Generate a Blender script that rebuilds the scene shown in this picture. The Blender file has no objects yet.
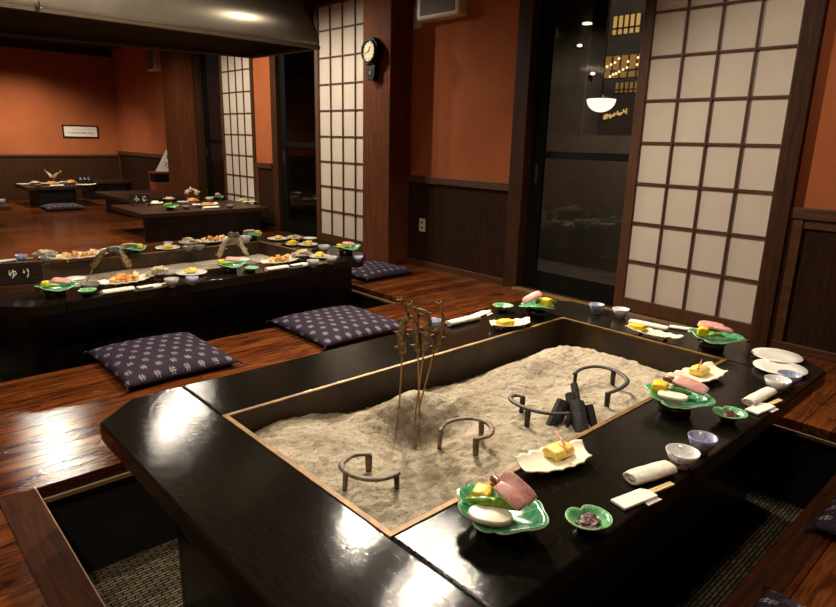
import bpy, bmesh, math, random
from mathutils import Vector, Matrix, noise
random.seed(7)
PI = math.pi
scene = bpy.context.scene
COL = scene.collection

# ------------------------------------------------------------------ camera
W, H = 836.0, 607.0
YAW, PITCH, ROLL, FPX = math.radians(46.962), math.radians(14.624), math.radians(1.455), 620.97
CAM = Vector((0, 0, 1.17))
_f = Vector((math.cos(YAW) * math.cos(PITCH), math.sin(YAW) * math.cos(PITCH), -math.sin(PITCH)))
_r = Vector((math.sin(YAW), -math.cos(YAW), 0))
_u = _r.cross(_f)
RGT = math.cos(ROLL) * _r + math.sin(ROLL) * _u
UPV = -math.sin(ROLL) * _r + math.cos(ROLL) * _u
cd = bpy.data.cameras.new('camera')
cam = bpy.data.objects.new('camera', cd)
COL.objects.link(cam)
cam.matrix_world = Matrix((
    (RGT.x, UPV.x, -_f.x, CAM.x), (RGT.y, UPV.y, -_f.y, CAM.y), (RGT.z, UPV.z, -_f.z, CAM.z), (0, 0, 0, 1)))
cd.sensor_width = 36
cd.lens = FPX * 36 / W
cd.clip_start = 0.02
scene.camera = cam


def ray(px, py):
    return _f + (px - W / 2) / FPX * RGT - (py - H / 2) / FPX * UPV


def T(px, py, z):
    """the point at height z seen in that spot of the photograph"""
    d = ray(px, py)
    return CAM + d * ((z - CAM.z) / d.z)


def onX(px, py, X):
    d = ray(px, py)
    return CAM + d * (X / d.x)


def onY(px, py, Y):
    d = ray(px, py)
    return CAM + d * (Y / d.y)


# ------------------------------------------------------------------ materials
def lin(c):
    c /= 255.0
    return c / 12.92 if c <= 0.04045 else ((c + 0.055) / 1.055) ** 2.4


def S(r, g, b):
    return (lin(r), lin(g), lin(b), 1)


def mat(name, col, rough=0.5, metal=0.0, spec=0.5, **kw):
    m = bpy.data.materials.new(name)
    m.use_nodes = True
    b = m.node_tree.nodes['Principled BSDF']
    b.inputs['Base Color'].default_value = col
    b.inputs['Roughness'].default_value = rough
    b.inputs['Metallic'].default_value = metal
    b.inputs['Specular IOR Level'].default_value = spec
    for k, v in kw.items():
        b.inputs[k].default_value = v
    return m


class N:
    """small helper to wire nodes"""
    def __init__(s, m):
        s.m = m
        s.t = m.node_tree
        s.b = s.t.nodes['Principled BSDF']
        s.tc = s.t.nodes.new('ShaderNodeTexCoord')

    def link(s, a, b):
        s.t.links.new(a, b)

    def mapping(s, scale=(1, 1, 1), loc=(0, 0, 0), rot=(0, 0, 0), src='Object'):
        n = s.t.nodes.new('ShaderNodeMapping')
        n.inputs['Scale'].default_value = scale
        n.inputs['Location'].default_value = loc
        n.inputs['Rotation'].default_value = rot
        s.link(s.tc.outputs[src], n.inputs['Vector'])
        return n.outputs['Vector']

    def noise(s, vec, scale=5, detail=6, rough=0.6, dist=0.0):
        n = s.t.nodes.new('ShaderNodeTexNoise')
        n.inputs['Scale'].default_value = scale
        n.inputs['Detail'].default_value = detail
        n.inputs['Roughness'].default_value = rough
        n.inputs['Distortion'].default_value = dist
        s.link(vec, n.inputs['Vector'])
        return n.outputs['Fac']

    def ramp(s, fac, stops):
        n = s.t.nodes.new('ShaderNodeValToRGB')
        e = n.color_ramp.elements
        while len(e) < len(stops):
            e.new(0.5)
        for i, (p, c) in enumerate(stops):
            e[i].position = p
            e[i].color = c if len(c) == 4 else (c[0], c[1], c[2], 1)
        s.link(fac, n.inputs['Fac'])
        return n.outputs['Color']

    def mix(s, fac, a, b, mode='MIX'):
        n = s.t.nodes.new('ShaderNodeMix')
        n.data_type = 'RGBA'
        n.blend_type = mode
        for v, k in ((fac, 0), (a, 6), (b, 7)):
            if hasattr(v, 'links') or hasattr(v, 'is_linked'):
                s.link(v, n.inputs[k])
            else:
                n.inputs[k].default_value = v
        return n.outputs[2]

    def math(s, op, a, b=None):
        n = s.t.nodes.new('ShaderNodeMath')
        n.operation = op
        for i, v in enumerate((a, b)):
            if v is None:
                continue
            if hasattr(v, 'is_linked'):
                s.link(v, n.inputs[i])
            else:
                n.inputs[i].default_value = v
        return n.outputs[0]

    def sep(s, vec):
        n = s.t.nodes.new('ShaderNodeSeparateXYZ')
        s.link(vec, n.inputs[0])
        return n.outputs

    def color(s, c):
        s.link(c, s.b.inputs['Base Color'])

    def rough(s, fac, lo, hi):
        n = s.t.nodes.new('ShaderNodeMapRange')
        n.inputs['To Min'].default_value = lo
        n.inputs['To Max'].default_value = hi
        s.link(fac, n.inputs['Value'])
        s.link(n.outputs[0], s.b.inputs['Roughness'])

    def bump(s, h, strength=0.3, dist=0.01):
        n = s.t.nodes.new('ShaderNodeBump')
        n.inputs['Strength'].default_value = strength
        n.inputs['Distance'].default_value = dist
        s.link(h, n.inputs['Height'])
        s.link(n.outputs[0], s.b.inputs['Normal'])


def wood(name, dark, light, axis=0, scale=6, rough=(0.35, 0.6), stretch=14, bump=0.15, spec=0.5):
    m = mat(name, light, 0.5, spec=spec)
    n = N(m)
    sc = [stretch, stretch, stretch]
    sc[axis] = 1.0
    v = n.mapping(sc)
    a = n.noise(v, scale, 8, 0.65, 0.6)
    n.color(n.ramp(a, [(0.3, dark), (0.7, light)]))
    n.rough(a, *rough)
    n.bump(a, bump, 0.004)
    return m


# floor planks, running along X
def floor_mat():
    m = mat('floor_planks', S(120, 60, 25), 0.3, spec=0.28)
    n = N(m)
    v = n.mapping((1, 1, 1))
    br = n.t.nodes.new('ShaderNodeTexBrick')
    br.offset = 0.37
    br.inputs['Color1'].default_value = (0, 0, 0, 1)
    br.inputs['Color2'].default_value = (1, 1, 1, 1)
    br.inputs['Mortar'].default_value = (0.5, 0.5, 0.5, 1)
    br.inputs['Scale'].default_value = 1
    br.inputs['Mortar Size'].default_value = 0.0025
    br.inputs['Mortar Smooth'].default_value = 0.3
    br.inputs['Brick Width'].default_value = 1.9
    br.inputs['Row Height'].default_value = 0.115
    n.link(v, br.inputs['Vector'])
    g = n.noise(n.mapping((1.3, 13, 8)), 3.0, 8, 0.68, 0.9)
    blot = n.noise(n.mapping((2.2, 6, 4)), 2.4, 5, 0.6, 0.4)
    base = n.ramp(g, [(0.27, S(46, 22, 11)), (0.43, S(104, 54, 25)), (0.62, S(150, 85, 41)), (0.85, S(176, 108, 57))])
    tint = n.ramp(br.outputs['Color'], [(0, S(168, 150, 145)), (1, S(255, 255, 255))])
    c = n.mix(1.0, base, tint, 'MULTIPLY')
    dk = n.ramp(blot, [(0.55, (0, 0, 0)), (0.68, (1, 1, 1))])
    c = n.mix(n.math('MULTIPLY', dk, 0.75), c, S(26, 12, 7))
    c = n.mix(br.outputs['Fac'], c, S(14, 7, 4))
    n.color(c)
    fine = n.noise(n.mapping((18, 50, 20)), 6, 4, 0.6)
    n.rough(n.math('MULTIPLY', n.math('ADD', fine, blot), 0.5), 0.07, 0.17)
    hh = n.math('SUBTRACT', n.math('ADD', n.math('MULTIPLY', g, 0.5), n.math('MULTIPLY', fine, 0.35)), br.outputs['Fac'])
    n.bump(hh, 0.20, 0.005)
    return m


def lacquer(name, axis, tone=1.0):
    m = mat(name, S(20, 16, 13), 0.2, spec=0.21)
    n = N(m)
    sc = [26, 26, 26]
    sc[axis] = 2.2
    g = n.noise(n.mapping(sc), 6, 8, 0.72, 0.3)
    sp = n.noise(n.mapping((1, 1, 1)), 70, 3, 0.6)
    ws = n.noise(n.mapping((1, 1, 1)), 2.6, 5, 0.6, 0.5)
    c = n.ramp(g, [(0.3, S(14, 12, 9)), (0.62, S(29, 25, 18)), (0.8, S(46, 39, 28))])
    d = n.ramp(sp, [(0.70, (0, 0, 0)), (0.78, (1, 1, 1))])
    c = n.mix(n.math('MULTIPLY', d, 0.14), c, S(120, 112, 96))
    n.color(c)
    n.rough(ws, 0.06, 0.12)
    n.bump(n.math('ADD', g, n.math('MULTIPLY', sp, 1.0)), 0.11, 0.004)
    return m


def plaster():
    m = mat('orange_plaster', S(186, 96, 50), 0.85, spec=0.2)
    n = N(m)
    a = n.noise(n.mapping((1, 1, 1)), 1.6, 6, 0.6)
    b = n.noise(n.mapping((1, 1, 1)), 90, 3, 0.6)
    n.color(n.ramp(a, [(0.3, S(164, 90, 53)), (0.7, S(184, 106, 64))]))
    n.bump(b, 0.15, 0.003)
    return m


def carpet_mat():
    m = mat('carpet_tiles', S(110, 100, 85), 0.95, spec=0.1)
    n = N(m)
    v = n.mapping((1, 1, 1))
    br = n.t.nodes.new('ShaderNodeTexBrick')
    br.inputs['Color1'].default_value = S(172, 160, 138)
    br.inputs['Color2'].default_value = S(108, 98, 82)
    br.inputs['Mortar'].default_value = S(40, 34, 28)
    br.inputs['Scale'].default_value = 1
    br.inputs['Mortar Size'].default_value = 0.003
    br.inputs['Brick Width'].default_value = 0.05
    br.inputs['Row Height'].default_value = 0.015
    br.inputs['Bias'].default_value = -0.1
    n.link(v, br.inputs['Vector'])
    a = n.noise(v, 160, 3, 0.7)
    n.color(n.mix(0.85, br.outputs['Color'], n.ramp(a, [(0.3, S(60, 52, 42)), (0.7, S(190, 178, 155))]), 'MULTIPLY'))
    n.bump(a, 0.6, 0.004)
    return m


def ash_mat():
    m = mat('hearth_ash', S(200, 180, 146), 0.95, spec=0.1)
    n = N(m)
    v = n.mapping((1, 1, 1))
    a = n.noise(v, 7, 8, 0.72, 0.5)
    b = n.noise(v, 60, 6, 0.75)
    e = n.noise(v, 22, 4, 0.6, 0.8)
    c = n.ramp(a, [(0.28, S(190, 170, 138)), (0.52, S(226, 210, 182)), (0.75, S(240, 229, 204))])
    d = n.ramp(b, [(0.33, (1, 1, 1)), (0.44, (0, 0, 0))])
    c = n.mix(n.math('MULTIPLY', d, 0.8), c, S(84, 66, 46))
    w = n.ramp(b, [(0.58, (0, 0, 0)), (0.68, (1, 1, 1))])
    c = n.mix(n.math('MULTIPLY', w, 0.5), c, S(238, 228, 206))
    k = n.ramp(e, [(0.66, (0, 0, 0)), (0.74, (1, 1, 1))])
    c = n.mix(n.math('MULTIPLY', k, 0.45), c, S(96, 76, 54))
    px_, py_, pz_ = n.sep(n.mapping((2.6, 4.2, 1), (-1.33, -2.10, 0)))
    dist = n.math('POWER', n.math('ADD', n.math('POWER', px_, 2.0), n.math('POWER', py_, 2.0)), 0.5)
    dark_patch = n.ramp(n.math('ADD', dist, n.math('MULTIPLY', a, 0.9)), [(0.62, (1, 1, 1)), (1.0, (0, 0, 0))])  # irregular darker brown patch about the trough and the fish
    c = n.mix(n.math('MULTIPLY', dark_patch, 0.72), c, S(96, 76, 54))
    big = n.noise(n.mapping((1, 1.5, 1), (0.35, 0.2, 0)), 2.6, 4, 0.6, 0.8)
    c = n.mix(n.math('MULTIPLY', n.ramp(big, [(0.50, (0, 0, 0)), (0.66, (1, 1, 1))]), 0.55), c, S(138, 116, 88))
    n.color(c)
    n.bump(n.math('ADD', n.math('MULTIPLY', a, 0.5), b), 1.0, 0.022)
    return m


def cushion_mat():
    m = mat('indigo_kasuri_cloth', S(40, 34, 46), 0.9, spec=0.15)
    n = N(m)
    x, y, z = n.sep(n.mapping((13.6, 12.8, 1), (0.25, 0.2, 0)))
    row = n.math('FLOOR', y)
    off = n.math('MULTIPLY', n.math('MODULO', n.math('ADD', row, 40.0), 2.0), 0.5)
    u = n.math('SUBTRACT', n.math('FRACT', n.math('ADD', n.math('ADD', x, off), 40.0)), 0.5)
    w = n.math('SUBTRACT', n.math('FRACT', n.math('ADD', y, 40.0)), 0.5)
    au, aw = n.math('ABSOLUTE', u), n.math('ABSOLUTE', w)

    def bars(p, q, half, pos, th):
        inside = n.math('LESS_THAN', p, half)
        near = n.math('LESS_THAN', n.math('ABSOLUTE', n.math('SUBTRACT', q, pos)), th)
        return n.math('MULTIPLY', inside, near)
    k = n.math('MAXIMUM', bars(aw, au, 0.28, 0.085, 0.030), bars(au, aw, 0.22, 0.085, 0.030))
    fz = n.noise(n.mapping((1, 1, 1)), 130, 2, 0.6)
    k = n.math('MULTIPLY', k, n.math('GREATER_THAN', fz, 0.40))
    top = n.math('GREATER_THAN', z, 0.0)
    c = n.mix(n.math('MULTIPLY', k, top), n.ramp(fz, [(0.3, S(42, 34, 46)), (0.7, S(64, 53, 66))]), S(158, 150, 158))
    n.color(c)
    n.bump(fz, 0.3, 0.003)
    return m


def leaf_mat(name, a, b, vein):
    m = mat(name, a, 0.18, spec=0.6)
    n = N(m)
    x, y, z = n.sep(n.mapping((1, 1, 1)))
    ang = n.math('ARCTAN2', y, x)
    wv = n.math('ABSOLUTE', n.math('SINE', n.math('MULTIPLY', ang, 5.5)))
    r = n.math('POWER', n.math('ADD', n.math('POWER', x, 2.0), n.math('POWER', y, 2.0)), 0.5)
    rings = n.math('ABSOLUTE', n.math('SINE', n.math('ADD', n.math('MULTIPLY', r, 210.0), n.math('MULTIPLY', wv, 2.0))))
    v1 = n.math('LESS_THAN', wv, 0.10)
    v2 = n.math('MULTIPLY', n.math('LESS_THAN', rings, 0.15), 0.5)
    k = n.math('MAXIMUM', v1, v2)
    nz = n.noise(n.mapping((1, 1, 1)), 40, 4, 0.6)
    base = n.ramp(nz, [(0.3, a), (0.7, b)])
    n.color(n.mix(n.math('MULTIPLY', k, 0.5), base, vein))
    n.bump(n.math('MULTIPLY', k, -1.0), 0.2, 0.002)
    return m


def blotchy(name, a, b, scale=30, rough=0.4, lo=0.4, hi=0.6, bump=0.0, spec=0.5):
    m = mat(name, a, rough, spec=spec)
    n = N(m)
    v = n.noise(n.mapping((1, 1, 1)), scale, 5, 0.6, 0.5)
    n.color(n.ramp(v, [(lo, a), (hi, b)]))
    if bump:
        n.bump(v, bump, 0.004)
    return m


M = {}
M['floor'] = floor_mat()
M['lac_x'] = lacquer('black_lacquer_along', 0)
M['lac_y'] = lacquer('black_lacquer_across', 1)
M['lac_edge'] = blotchy('black_lacquer_plain', S(14, 11, 9), S(30, 23, 18), 8, 0.35)
M['plaster'] = plaster()
M['carpet'] = carpet_mat()
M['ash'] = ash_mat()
M['cushion'] = cushion_mat()
M['dark_wood'] = wood('dark_stained_wood', S(30, 18, 10), S(58, 37, 22), 2, 5, spec=0.22)
M['dark_wood_h'] = wood('dark_stained_wood_flat', S(30, 18, 10), S(62, 40, 24), 1, 5, spec=0.22)
M['panel'] = wood('dark_wood_panelling', S(34, 20, 11), S(58, 36, 20), 2, 4, (0.6, 0.85), spec=0.1)
M['panel_x'] = wood('dark_wood_panelling_far', S(46, 26, 13), S(76, 47, 25), 2, 4, (0.55, 0.8), spec=0.15)
M['cap'] = wood('wainscot_cap_wood', S(60, 35, 18), S(92, 58, 32), 1, 5)
M['pillar'] = wood('red_brown_pillar_wood', S(80, 42, 25), S(122, 70, 43), 2, 3, (0.55, 0.75), 18, spec=0.08)
M['frame_wood'] = wood('door_frame_wood', S(44, 26, 15), S(78, 48, 28), 2, 5, spec=0.22)
M['shoji_wood'] = wood('shoji_frame_wood', S(66, 40, 24), S(98, 62, 38), 2, 5)
M['lattice'] = mat('shoji_lattice_wood', S(76, 48, 30), 0.6)
M['black_frame'] = mat('black_door_frame', S(14, 12, 10), 0.5, spec=0.2)
M['board'] = wood('pit_border_board', S(40, 20, 11), S(84, 46, 24), 1, 5, (0.6, 0.8), spec=0.08)
M['board_x'] = wood('pit_border_board_across', S(40, 20, 11), S(84, 46, 24), 0, 5, (0.6, 0.8), spec=0.08)
M['lip'] = mat('worn_pale_edge', S(150, 118, 84), 0.5)
M['pit'] = mat('pit_lining', S(34, 26, 21), 0.7)
M['sill'] = wood('pale_sill_wood', S(110, 78, 48), S(150, 112, 74), 1, 5)
M['paper'] = blotchy('shoji_paper', S(212, 199, 184), S(221, 209, 194), 3, 0.9, 0.3, 0.7, spec=0.1)
M['brass'] = blotchy('worn_brass', S(150, 112, 54), S(108, 78, 38), 14, 0.55)
M['brass'].node_tree.nodes['Principled BSDF'].inputs['Metallic'].default_value = 0.35
M['liner'] = blotchy('hearth_liner_copper', S(62, 44, 22), S(38, 27, 14), 7, 0.5, bump=0.1)
M['iron'] = blotchy('rusty_iron', S(92, 72, 56), S(140, 118, 94), 40, 0.6, bump=0.3)
M['iron_dark'] = blotchy('dark_iron', S(40, 33, 28), S(66, 54, 44), 40, 0.55, bump=0.3)
M['char'] = blotchy('charcoal', S(28, 26, 25), S(54, 50, 47), 60, 0.75, bump=0.4)
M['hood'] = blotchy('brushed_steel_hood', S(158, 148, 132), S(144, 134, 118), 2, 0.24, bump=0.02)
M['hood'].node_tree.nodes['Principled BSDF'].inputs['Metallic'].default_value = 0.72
M['hood_in'] = mat('shaded_hood_steel', S(74, 58, 40), 0.6, 0.3)  # steel darkened in its colour for the unlit inside of the hood
M['rivet'] = mat('rivet_steel', S(96, 80, 62), 0.45, 0.7)
M['white'] = mat('white_glaze', S(240, 236, 224), 0.15, spec=0.6)
M['cream'] = mat('cream_glaze', S(242, 234, 206), 0.22, spec=0.5)
M['celadon'] = mat('grey_glaze', S(176, 176, 168), 0.2)
M['glassy'] = mat('smoky_grey_glaze', S(120, 118, 112), 0.12)
M['foot'] = mat('dark_green_glaze', S(20, 28, 20), 0.2)
M['leaf'] = leaf_mat('green_leaf_glaze', S(44, 134, 86), S(84, 166, 118), S(196, 226, 190))
M['leaf2'] = leaf_mat('pale_green_leaf_glaze', S(84, 164, 98), S(122, 190, 128), S(200, 226, 186))
M['rim_pale'] = mat('pale_green_rim', S(166, 200, 150), 0.25)
M['bluewhite'] = blotchy('blue_on_white_glaze', S(236, 234, 228), S(70, 84, 150), 26, 0.15, 0.60, 0.66, spec=0.6)
M['blue'] = blotchy('blue_grey_glaze', S(184, 186, 204), S(138, 144, 182), 30, 0.18)
M['towel'] = blotchy('white_towel_cloth', S(240, 234, 218), S(228, 220, 200), 60, 0.95, bump=0.3, spec=0.1)
M['sleeve'] = mat('white_chopstick_sleeve', S(244, 238, 224), 0.7)
M['stick'] = wood('pale_chopstick_wood', S(214, 184, 122), S(236, 212, 152), 0, 8)
M['skewer'] = mat('bamboo_skewer', S(176, 132, 80), 0.6)
M['fish'] = blotchy('dried_fish_skin', S(158, 128, 78), S(76, 56, 34), 70, 0.55, 0.40, 0.60, 0.3)
M['fish_dark'] = blotchy('dark_fish_head', S(44, 40, 36), S(80, 70, 56), 60, 0.5)
M['fish_pale'] = blotchy('pale_fish_skin', S(206, 188, 154), S(140, 118, 84), 60, 0.55)
M['egg'] = blotchy('yellow_omelette', S(250, 214, 30), S(238, 188, 24), 50, 0.5, bump=0.2)
M['egg_pale'] = blotchy('pale_yellow_food', S(250, 226, 110), S(236, 200, 90), 50, 0.5, bump=0.2)
M['ham'] = blotchy('pink_ham', S(238, 182, 166), S(220, 148, 134), 70, 0.4)
M['fat'] = mat('ham_fat_edge', S(240, 212, 190), 0.4)
M['pepper'] = blotchy('green_pepper', S(104, 150, 30), S(146, 184, 56), 40, 0.25)
M['greens'] = blotchy('dark_greens', S(40, 86, 36), S(96, 138, 66), 90, 0.4, bump=0.4)
M['radish'] = mat('white_radish', S(242, 238, 208), 0.3)
M['sausage'] = blotchy('brown_sausage', S(128, 70, 34), S(98, 50, 26), 30, 0.3)
M['paste'] = blotchy('red_brown_paste', S(88, 40, 34), S(58, 26, 24), 140, 0.35, bump=0.6)
M['ginger'] = blotchy('pink_ginger_shoot', S(224, 110, 92), S(240, 190, 150), 24, 0.35)
M['tempura'] = blotchy('golden_tempura', S(232, 172, 84), S(214, 130, 62), 60, 0.6, bump=0.5)
M['salad'] = blotchy('mixed_salad', S(206, 210, 160), S(196, 140, 120), 90, 0.5, bump=0.4)
M['salmon'] = blotchy('pale_orange_food', S(246, 212, 140), S(236, 176, 96), 60, 0.5)
M['sign'] = wood('dark_sign_wood', S(24, 16, 10), S(52, 34, 22), 0, 6)
M['ink_white'] = mat('white_lettering', S(236, 230, 216), 0.6)
M['ink'] = mat('black_ink', S(40, 36, 34), 0.7)
M['clock_case'] = mat('black_clock_case', S(16, 12, 10), 0.45, spec=0.2)
M['dial'] = mat('cream_clock_dial', S(238, 224, 180), 0.4)
M['plastic'] = mat('ivory_plastic', S(214, 204, 180), 0.4)
M['grille'] = mat('grey_grille', S(112, 106, 92), 0.6)
M['paper_white'] = mat('white_paper', S(244, 238, 222), 0.8)
M['table_dark'] = wood('dark_brown_table', S(40, 24, 14), S(74, 48, 32), 0, 5, (0.3, 0.5))
M['cabinet'] = wood('red_brown_cabinet', S(110, 54, 26), S(146, 78, 42), 2, 4)
M['ceiling'] = mat('dark_ceiling', S(40, 28, 20), 0.8)
M['night'] = blotchy('dark_facade', S(44, 38, 30), S(36, 31, 25), 2, 0.9)
M['garden'] = blotchy('dark_garden_wall', S(64, 55, 42), S(52, 46, 36), 2, 0.9)
M['ground'] = blotchy('dark_ground', S(60, 54, 46), S(44, 40, 34), 3, 0.9)
g = mat('window_glass', (1, 1, 1, 1), 0.0)
g.node_tree.nodes['Principled BSDF'].inputs['Transmission Weight'].default_value = 1.0
g.node_tree.nodes['Principled BSDF'].inputs['IOR'].default_value = 1.35
M['glass'] = g


def emit(name, col, s):
    m = mat(name, col, 0.5)
    b = m.node_tree.nodes['Principled BSDF']
    b.inputs['Emission Color'].default_value = col
    b.inputs['Emission Strength'].default_value = s
    return m


M['lamp'] = emit('lantern_glow', S(255, 240, 220), 1.1)
M['downlight'] = emit('downlight_glow', S(255, 240, 215), 1.1)
M['lit'] = emit('lit_window_glow', S(200, 165, 95), 0.10)
M['lit_dim'] = emit('dim_window_glow', S(150, 115, 55), 0.05)
M['sign_glow'] = emit('shop_sign_glow', S(220, 180, 110), 0.35)
M['lit2'] = emit('bright_lamp_dot', S(255, 225, 160), 0.9)


# ------------------------------------------------------------------ mesh helpers
def box(bm, x0, y0, z0, x1, y1, z1, mtx=None):
    v = [Vector((x, y, z)) for z in (z0, z1) for y in (y0, y1) for x in (x0, x1)]
    if mtx is not None:
        v = [mtx @ p for p in v]
    b = [bm.verts.new(p) for p in v]
    for f in ((0, 2, 3, 1), (4, 5, 7, 6), (0, 1, 5, 4), (2, 6, 7, 3), (0, 4, 6, 2), (1, 3, 7, 5)):
        bm.faces.new([b[i] for i in f])
    return b


def prism(bm, poly, z0, z1):
    lo = [bm.verts.new((x, y, z0)) for x, y in poly]
    hi = [bm.verts.new((x, y, z1)) for x, y in poly]
    bm.faces.new(lo[::-1])
    bm.faces.new(hi)
    n = len(poly)
    for i in range(n):
        bm.faces.new((lo[i], lo[(i + 1) % n], hi[(i + 1) % n], hi[i]))


def lathe(bm, prof, seg=32, mod=None, closed=True):
    """prof: list of (r, z) ; mod(theta) scales r"""
    rings = []
    for r, z in prof:
        if r < 1e-6:
            rings.append([bm.verts.new((0, 0, z))])
        else:
            rings.append([bm.verts.new((r * (mod(2 * PI * i / seg) if mod else 1) * math.cos(2 * PI * i / seg),
                                        r * (mod(2 * PI * i / seg) if mod else 1) * math.sin(2 * PI * i / seg), z)) for i in range(seg)])
    for a, b in zip(rings, rings[1:]):
        for i in range(seg):
            j = (i + 1) % seg
            if len(a) == 1 and len(b) == 1:
                continue
            if len(a) == 1:
                bm.faces.new((a[0], b[j], b[i]))
            elif len(b) == 1:
                bm.faces.new((a[i], a[j], b[0]))
            else:
                bm.faces.new((a[i], a[j], b[j], b[i]))


def tube(bm, pts, rad, seg=8, flat=1.0, up=Vector((0, 0, 1))):
    pts = [Vector(p) for p in pts]
    if not hasattr(rad, '__len__'):
        rad = [rad] * len(pts)
    rings = []
    for i, p in enumerate(pts):
        t = (pts[min(i + 1, len(pts) - 1)] - pts[max(i - 1, 0)]).normalized()
        a = t.cross(up)
        if a.length < 1e-3:
            a = t.cross(Vector((1, 0, 0)))
        a.normalize()
        b = a.cross(t)
        rings.append([bm.verts.new(p + rad[i] * (math.cos(2 * PI * k / seg) * a + flat * math.sin(2 * PI * k / seg) * b)) for k in range(seg)])
    for r0, r1 in zip(rings, rings[1:]):
        for k in range(seg):
            bm.faces.new((r0[k], r0[(k + 1) % seg], r1[(k + 1) % seg], r1[k]))
    bm.faces.new(rings[0][::-1])
    bm.faces.new(rings[-1])


def lump(bm, c, s, seed=0, rough=0.15, sub=3, rotz=0):
    r = bmesh.ops.create_icosphere(bm, subdivisions=sub, radius=1.0)
    for v in r['verts']:
        n = noise.noise(v.co * 1.6 + Vector((seed * 3.1, seed * 1.7, 0)))
        k = 1 + rough * n * 2
        p = Vector((v.co.x * s[0] * k, v.co.y * s[1] * k, v.co.z * s[2] * k))
        p = Matrix.Rotation(rotz, 3, 'Z') @ p
        v.co = p + Vector(c)


def obj(name, bm, material, parent=None, smooth=False, bevel=0, loc=None, rot=None, sub=0, solid=0):
    bmesh.ops.recalc_face_normals(bm, faces=bm.faces)
    me = bpy.data.meshes.new(name)
    bm.to_mesh(me)
    bm.free()
    for p in me.polygons:
        p.use_smooth = smooth
    o = bpy.data.objects.new(name, me)
    COL.objects.link(o)
    me.materials.append(M[material])
    if parent is not None:
        o.parent = parent
    if loc is not None:
        o.location = loc
    if rot is not None:
        o.rotation_euler = rot
    if solid:
        md = o.modifiers.new('solid', 'SOLIDIFY')
        md.thickness = solid
        md.offset = -1
    if bevel:
        md = o.modifiers.new('bevel', 'BEVEL')
        md.width = bevel
        md.segments = 2
        md.limit_method = 'ANGLE'
    if sub:
        md = o.modifiers.new('sub', 'SUBSURF')
        md.levels = md.render_levels = sub
    return o


def tag(o, label, cat, group=None):
    o['label'] = label
    o['category'] = cat
    if group:
        o['group'] = group
    return o


def thing(name, label, cat, loc=(0, 0, 0), rotz=0.0, group=None):
    o = bpy.data.objects.new(name, None)
    COL.objects.link(o)
    o.empty_display_size = 0.05
    o.location = loc
    o.rotation_euler = (0, 0, rotz)
    return tag(o, label, cat, group)


def struct(name, bm, material, parent=None, **kw):
    o = obj(name, bm, material, parent, **kw)
    if parent is None:
        o['kind'] = 'structure'
    return o


KIDS = {}


def dup(root, loc, rotz=0.0, label=None, group=None):
    def cp(o, parent):
        c = o.copy()
        COL.objects.link(c)
        if parent is not None:
            c.parent = parent
        for ch in KIDS.get(o.name) or list(o.children):
            cp(ch, c)
        return c
    r = cp(root, None)
    r.location = loc
    r.rotation_euler = (0, 0, rotz)
    if label:
        r['label'] = label
    if group:
        r['group'] = group
    return r


def BM():
    return bmesh.new()


def bx(name, m, x0, y0, z0, x1, y1, z1, parent=None, bevel=0, **kw):
    b = BM()
    box(b, x0, y0, z0, x1, y1, z1)
    return obj(name, b, m, parent, bevel=bevel, **kw)


def sbx(name, m, *a, bevel=0, parent=None):
    b = BM()
    box(b, *a)
    return struct(name, b, m, parent, bevel=bevel)


# ------------------------------------------------------------------ the room
XW, YF, CEIL = 4.10, 12.9, 2.65
XL, YB = -2.6, -2.2
P1 = (0.34, 0.46, 3.00, 2.24)      # the pit round the front table
P2 = (0.34, 3.39, 3.05, 5.34)      # the pit round the middle table
PD = -0.40
b = BM()
xs = [XL, 0.34, 3.00, 3.05, XW + 0.1]
ys = [YB, 0.46, 2.24, 3.39, 5.34, YF + 0.1]
for i in range(len(xs) - 1):
    for j in range(len(ys) - 1):
        cx_, cy_ = (xs[i] + xs[i + 1]) / 2, (ys[j] + ys[j + 1]) / 2
        if any(p[0] < cx_ < p[2] and p[1] < cy_ < p[3] for p in (P1, P2)):
            continue
        box(b, xs[i], ys[j], -0.035, xs[i + 1], ys[j + 1], 0)
bmesh.ops.remove_doubles(b, verts=b.verts, dist=1e-5)
inner = [f for f in b.faces if sum(1 for e in f.edges if len(e.link_faces) > 2) == 4]
seen = {}
for f in b.faces:
    k = tuple(round(c, 4) for c in f.calc_center_median())
    seen.setdefault(k, []).append(f)
struct('floor', b, 'floor')
k = 0
for p in (P1, P2):
    k += 1
    b = BM()
    box(b, p[0] - 0.02, p[1] - 0.02, PD - 0.03, p[2] + 0.02, p[3] + 0.02, PD)
    struct('floor.%03d' % k, b, 'carpet')
    b = BM()
    t = 0.02
    box(b, p[0] - t, p[1] - t, PD, p[0], p[3] + t, -0.036)
    box(b, p[2], p[1] - t, PD, p[2] + t, p[3] + t, -0.036)
    box(b, p[0], p[1] - t, PD, p[2], p[1], -0.036)
    box(b, p[0], p[3], PD, p[2], p[3] + t, -0.036)
    struct('baseboard_pit' if k == 1 else 'baseboard_pit.001', b, 'pit')
    # worn lip a little below the floor
    b = BM()
    e = 0.012
    box(b, p[0], p[3] - e, -0.060, p[2], p[3], -0.045)
    box(b, p[2] - e, p[1], -0.060, p[2], p[3] - e, -0.045)
    struct('trim_%d' % k, b, 'lip')
# border boards round the front pit
b = BM()
box(b, 0.232, 0.36, 0.0, 0.338, 2.24, 0.004)
struct('trim_3', b, 'board', bevel=0.002)
b = BM()
box(b, 0.34, 0.365, 0.0, 3.0, 0.458, 0.004)
struct('trim_4', b, 'board_x', bevel=0.002)
b = BM()
box(b, 0.338, 0.46, 0.0, 0.3415, 2.24, 0.0055)
struct('trim_5', b, 'lip')

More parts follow.
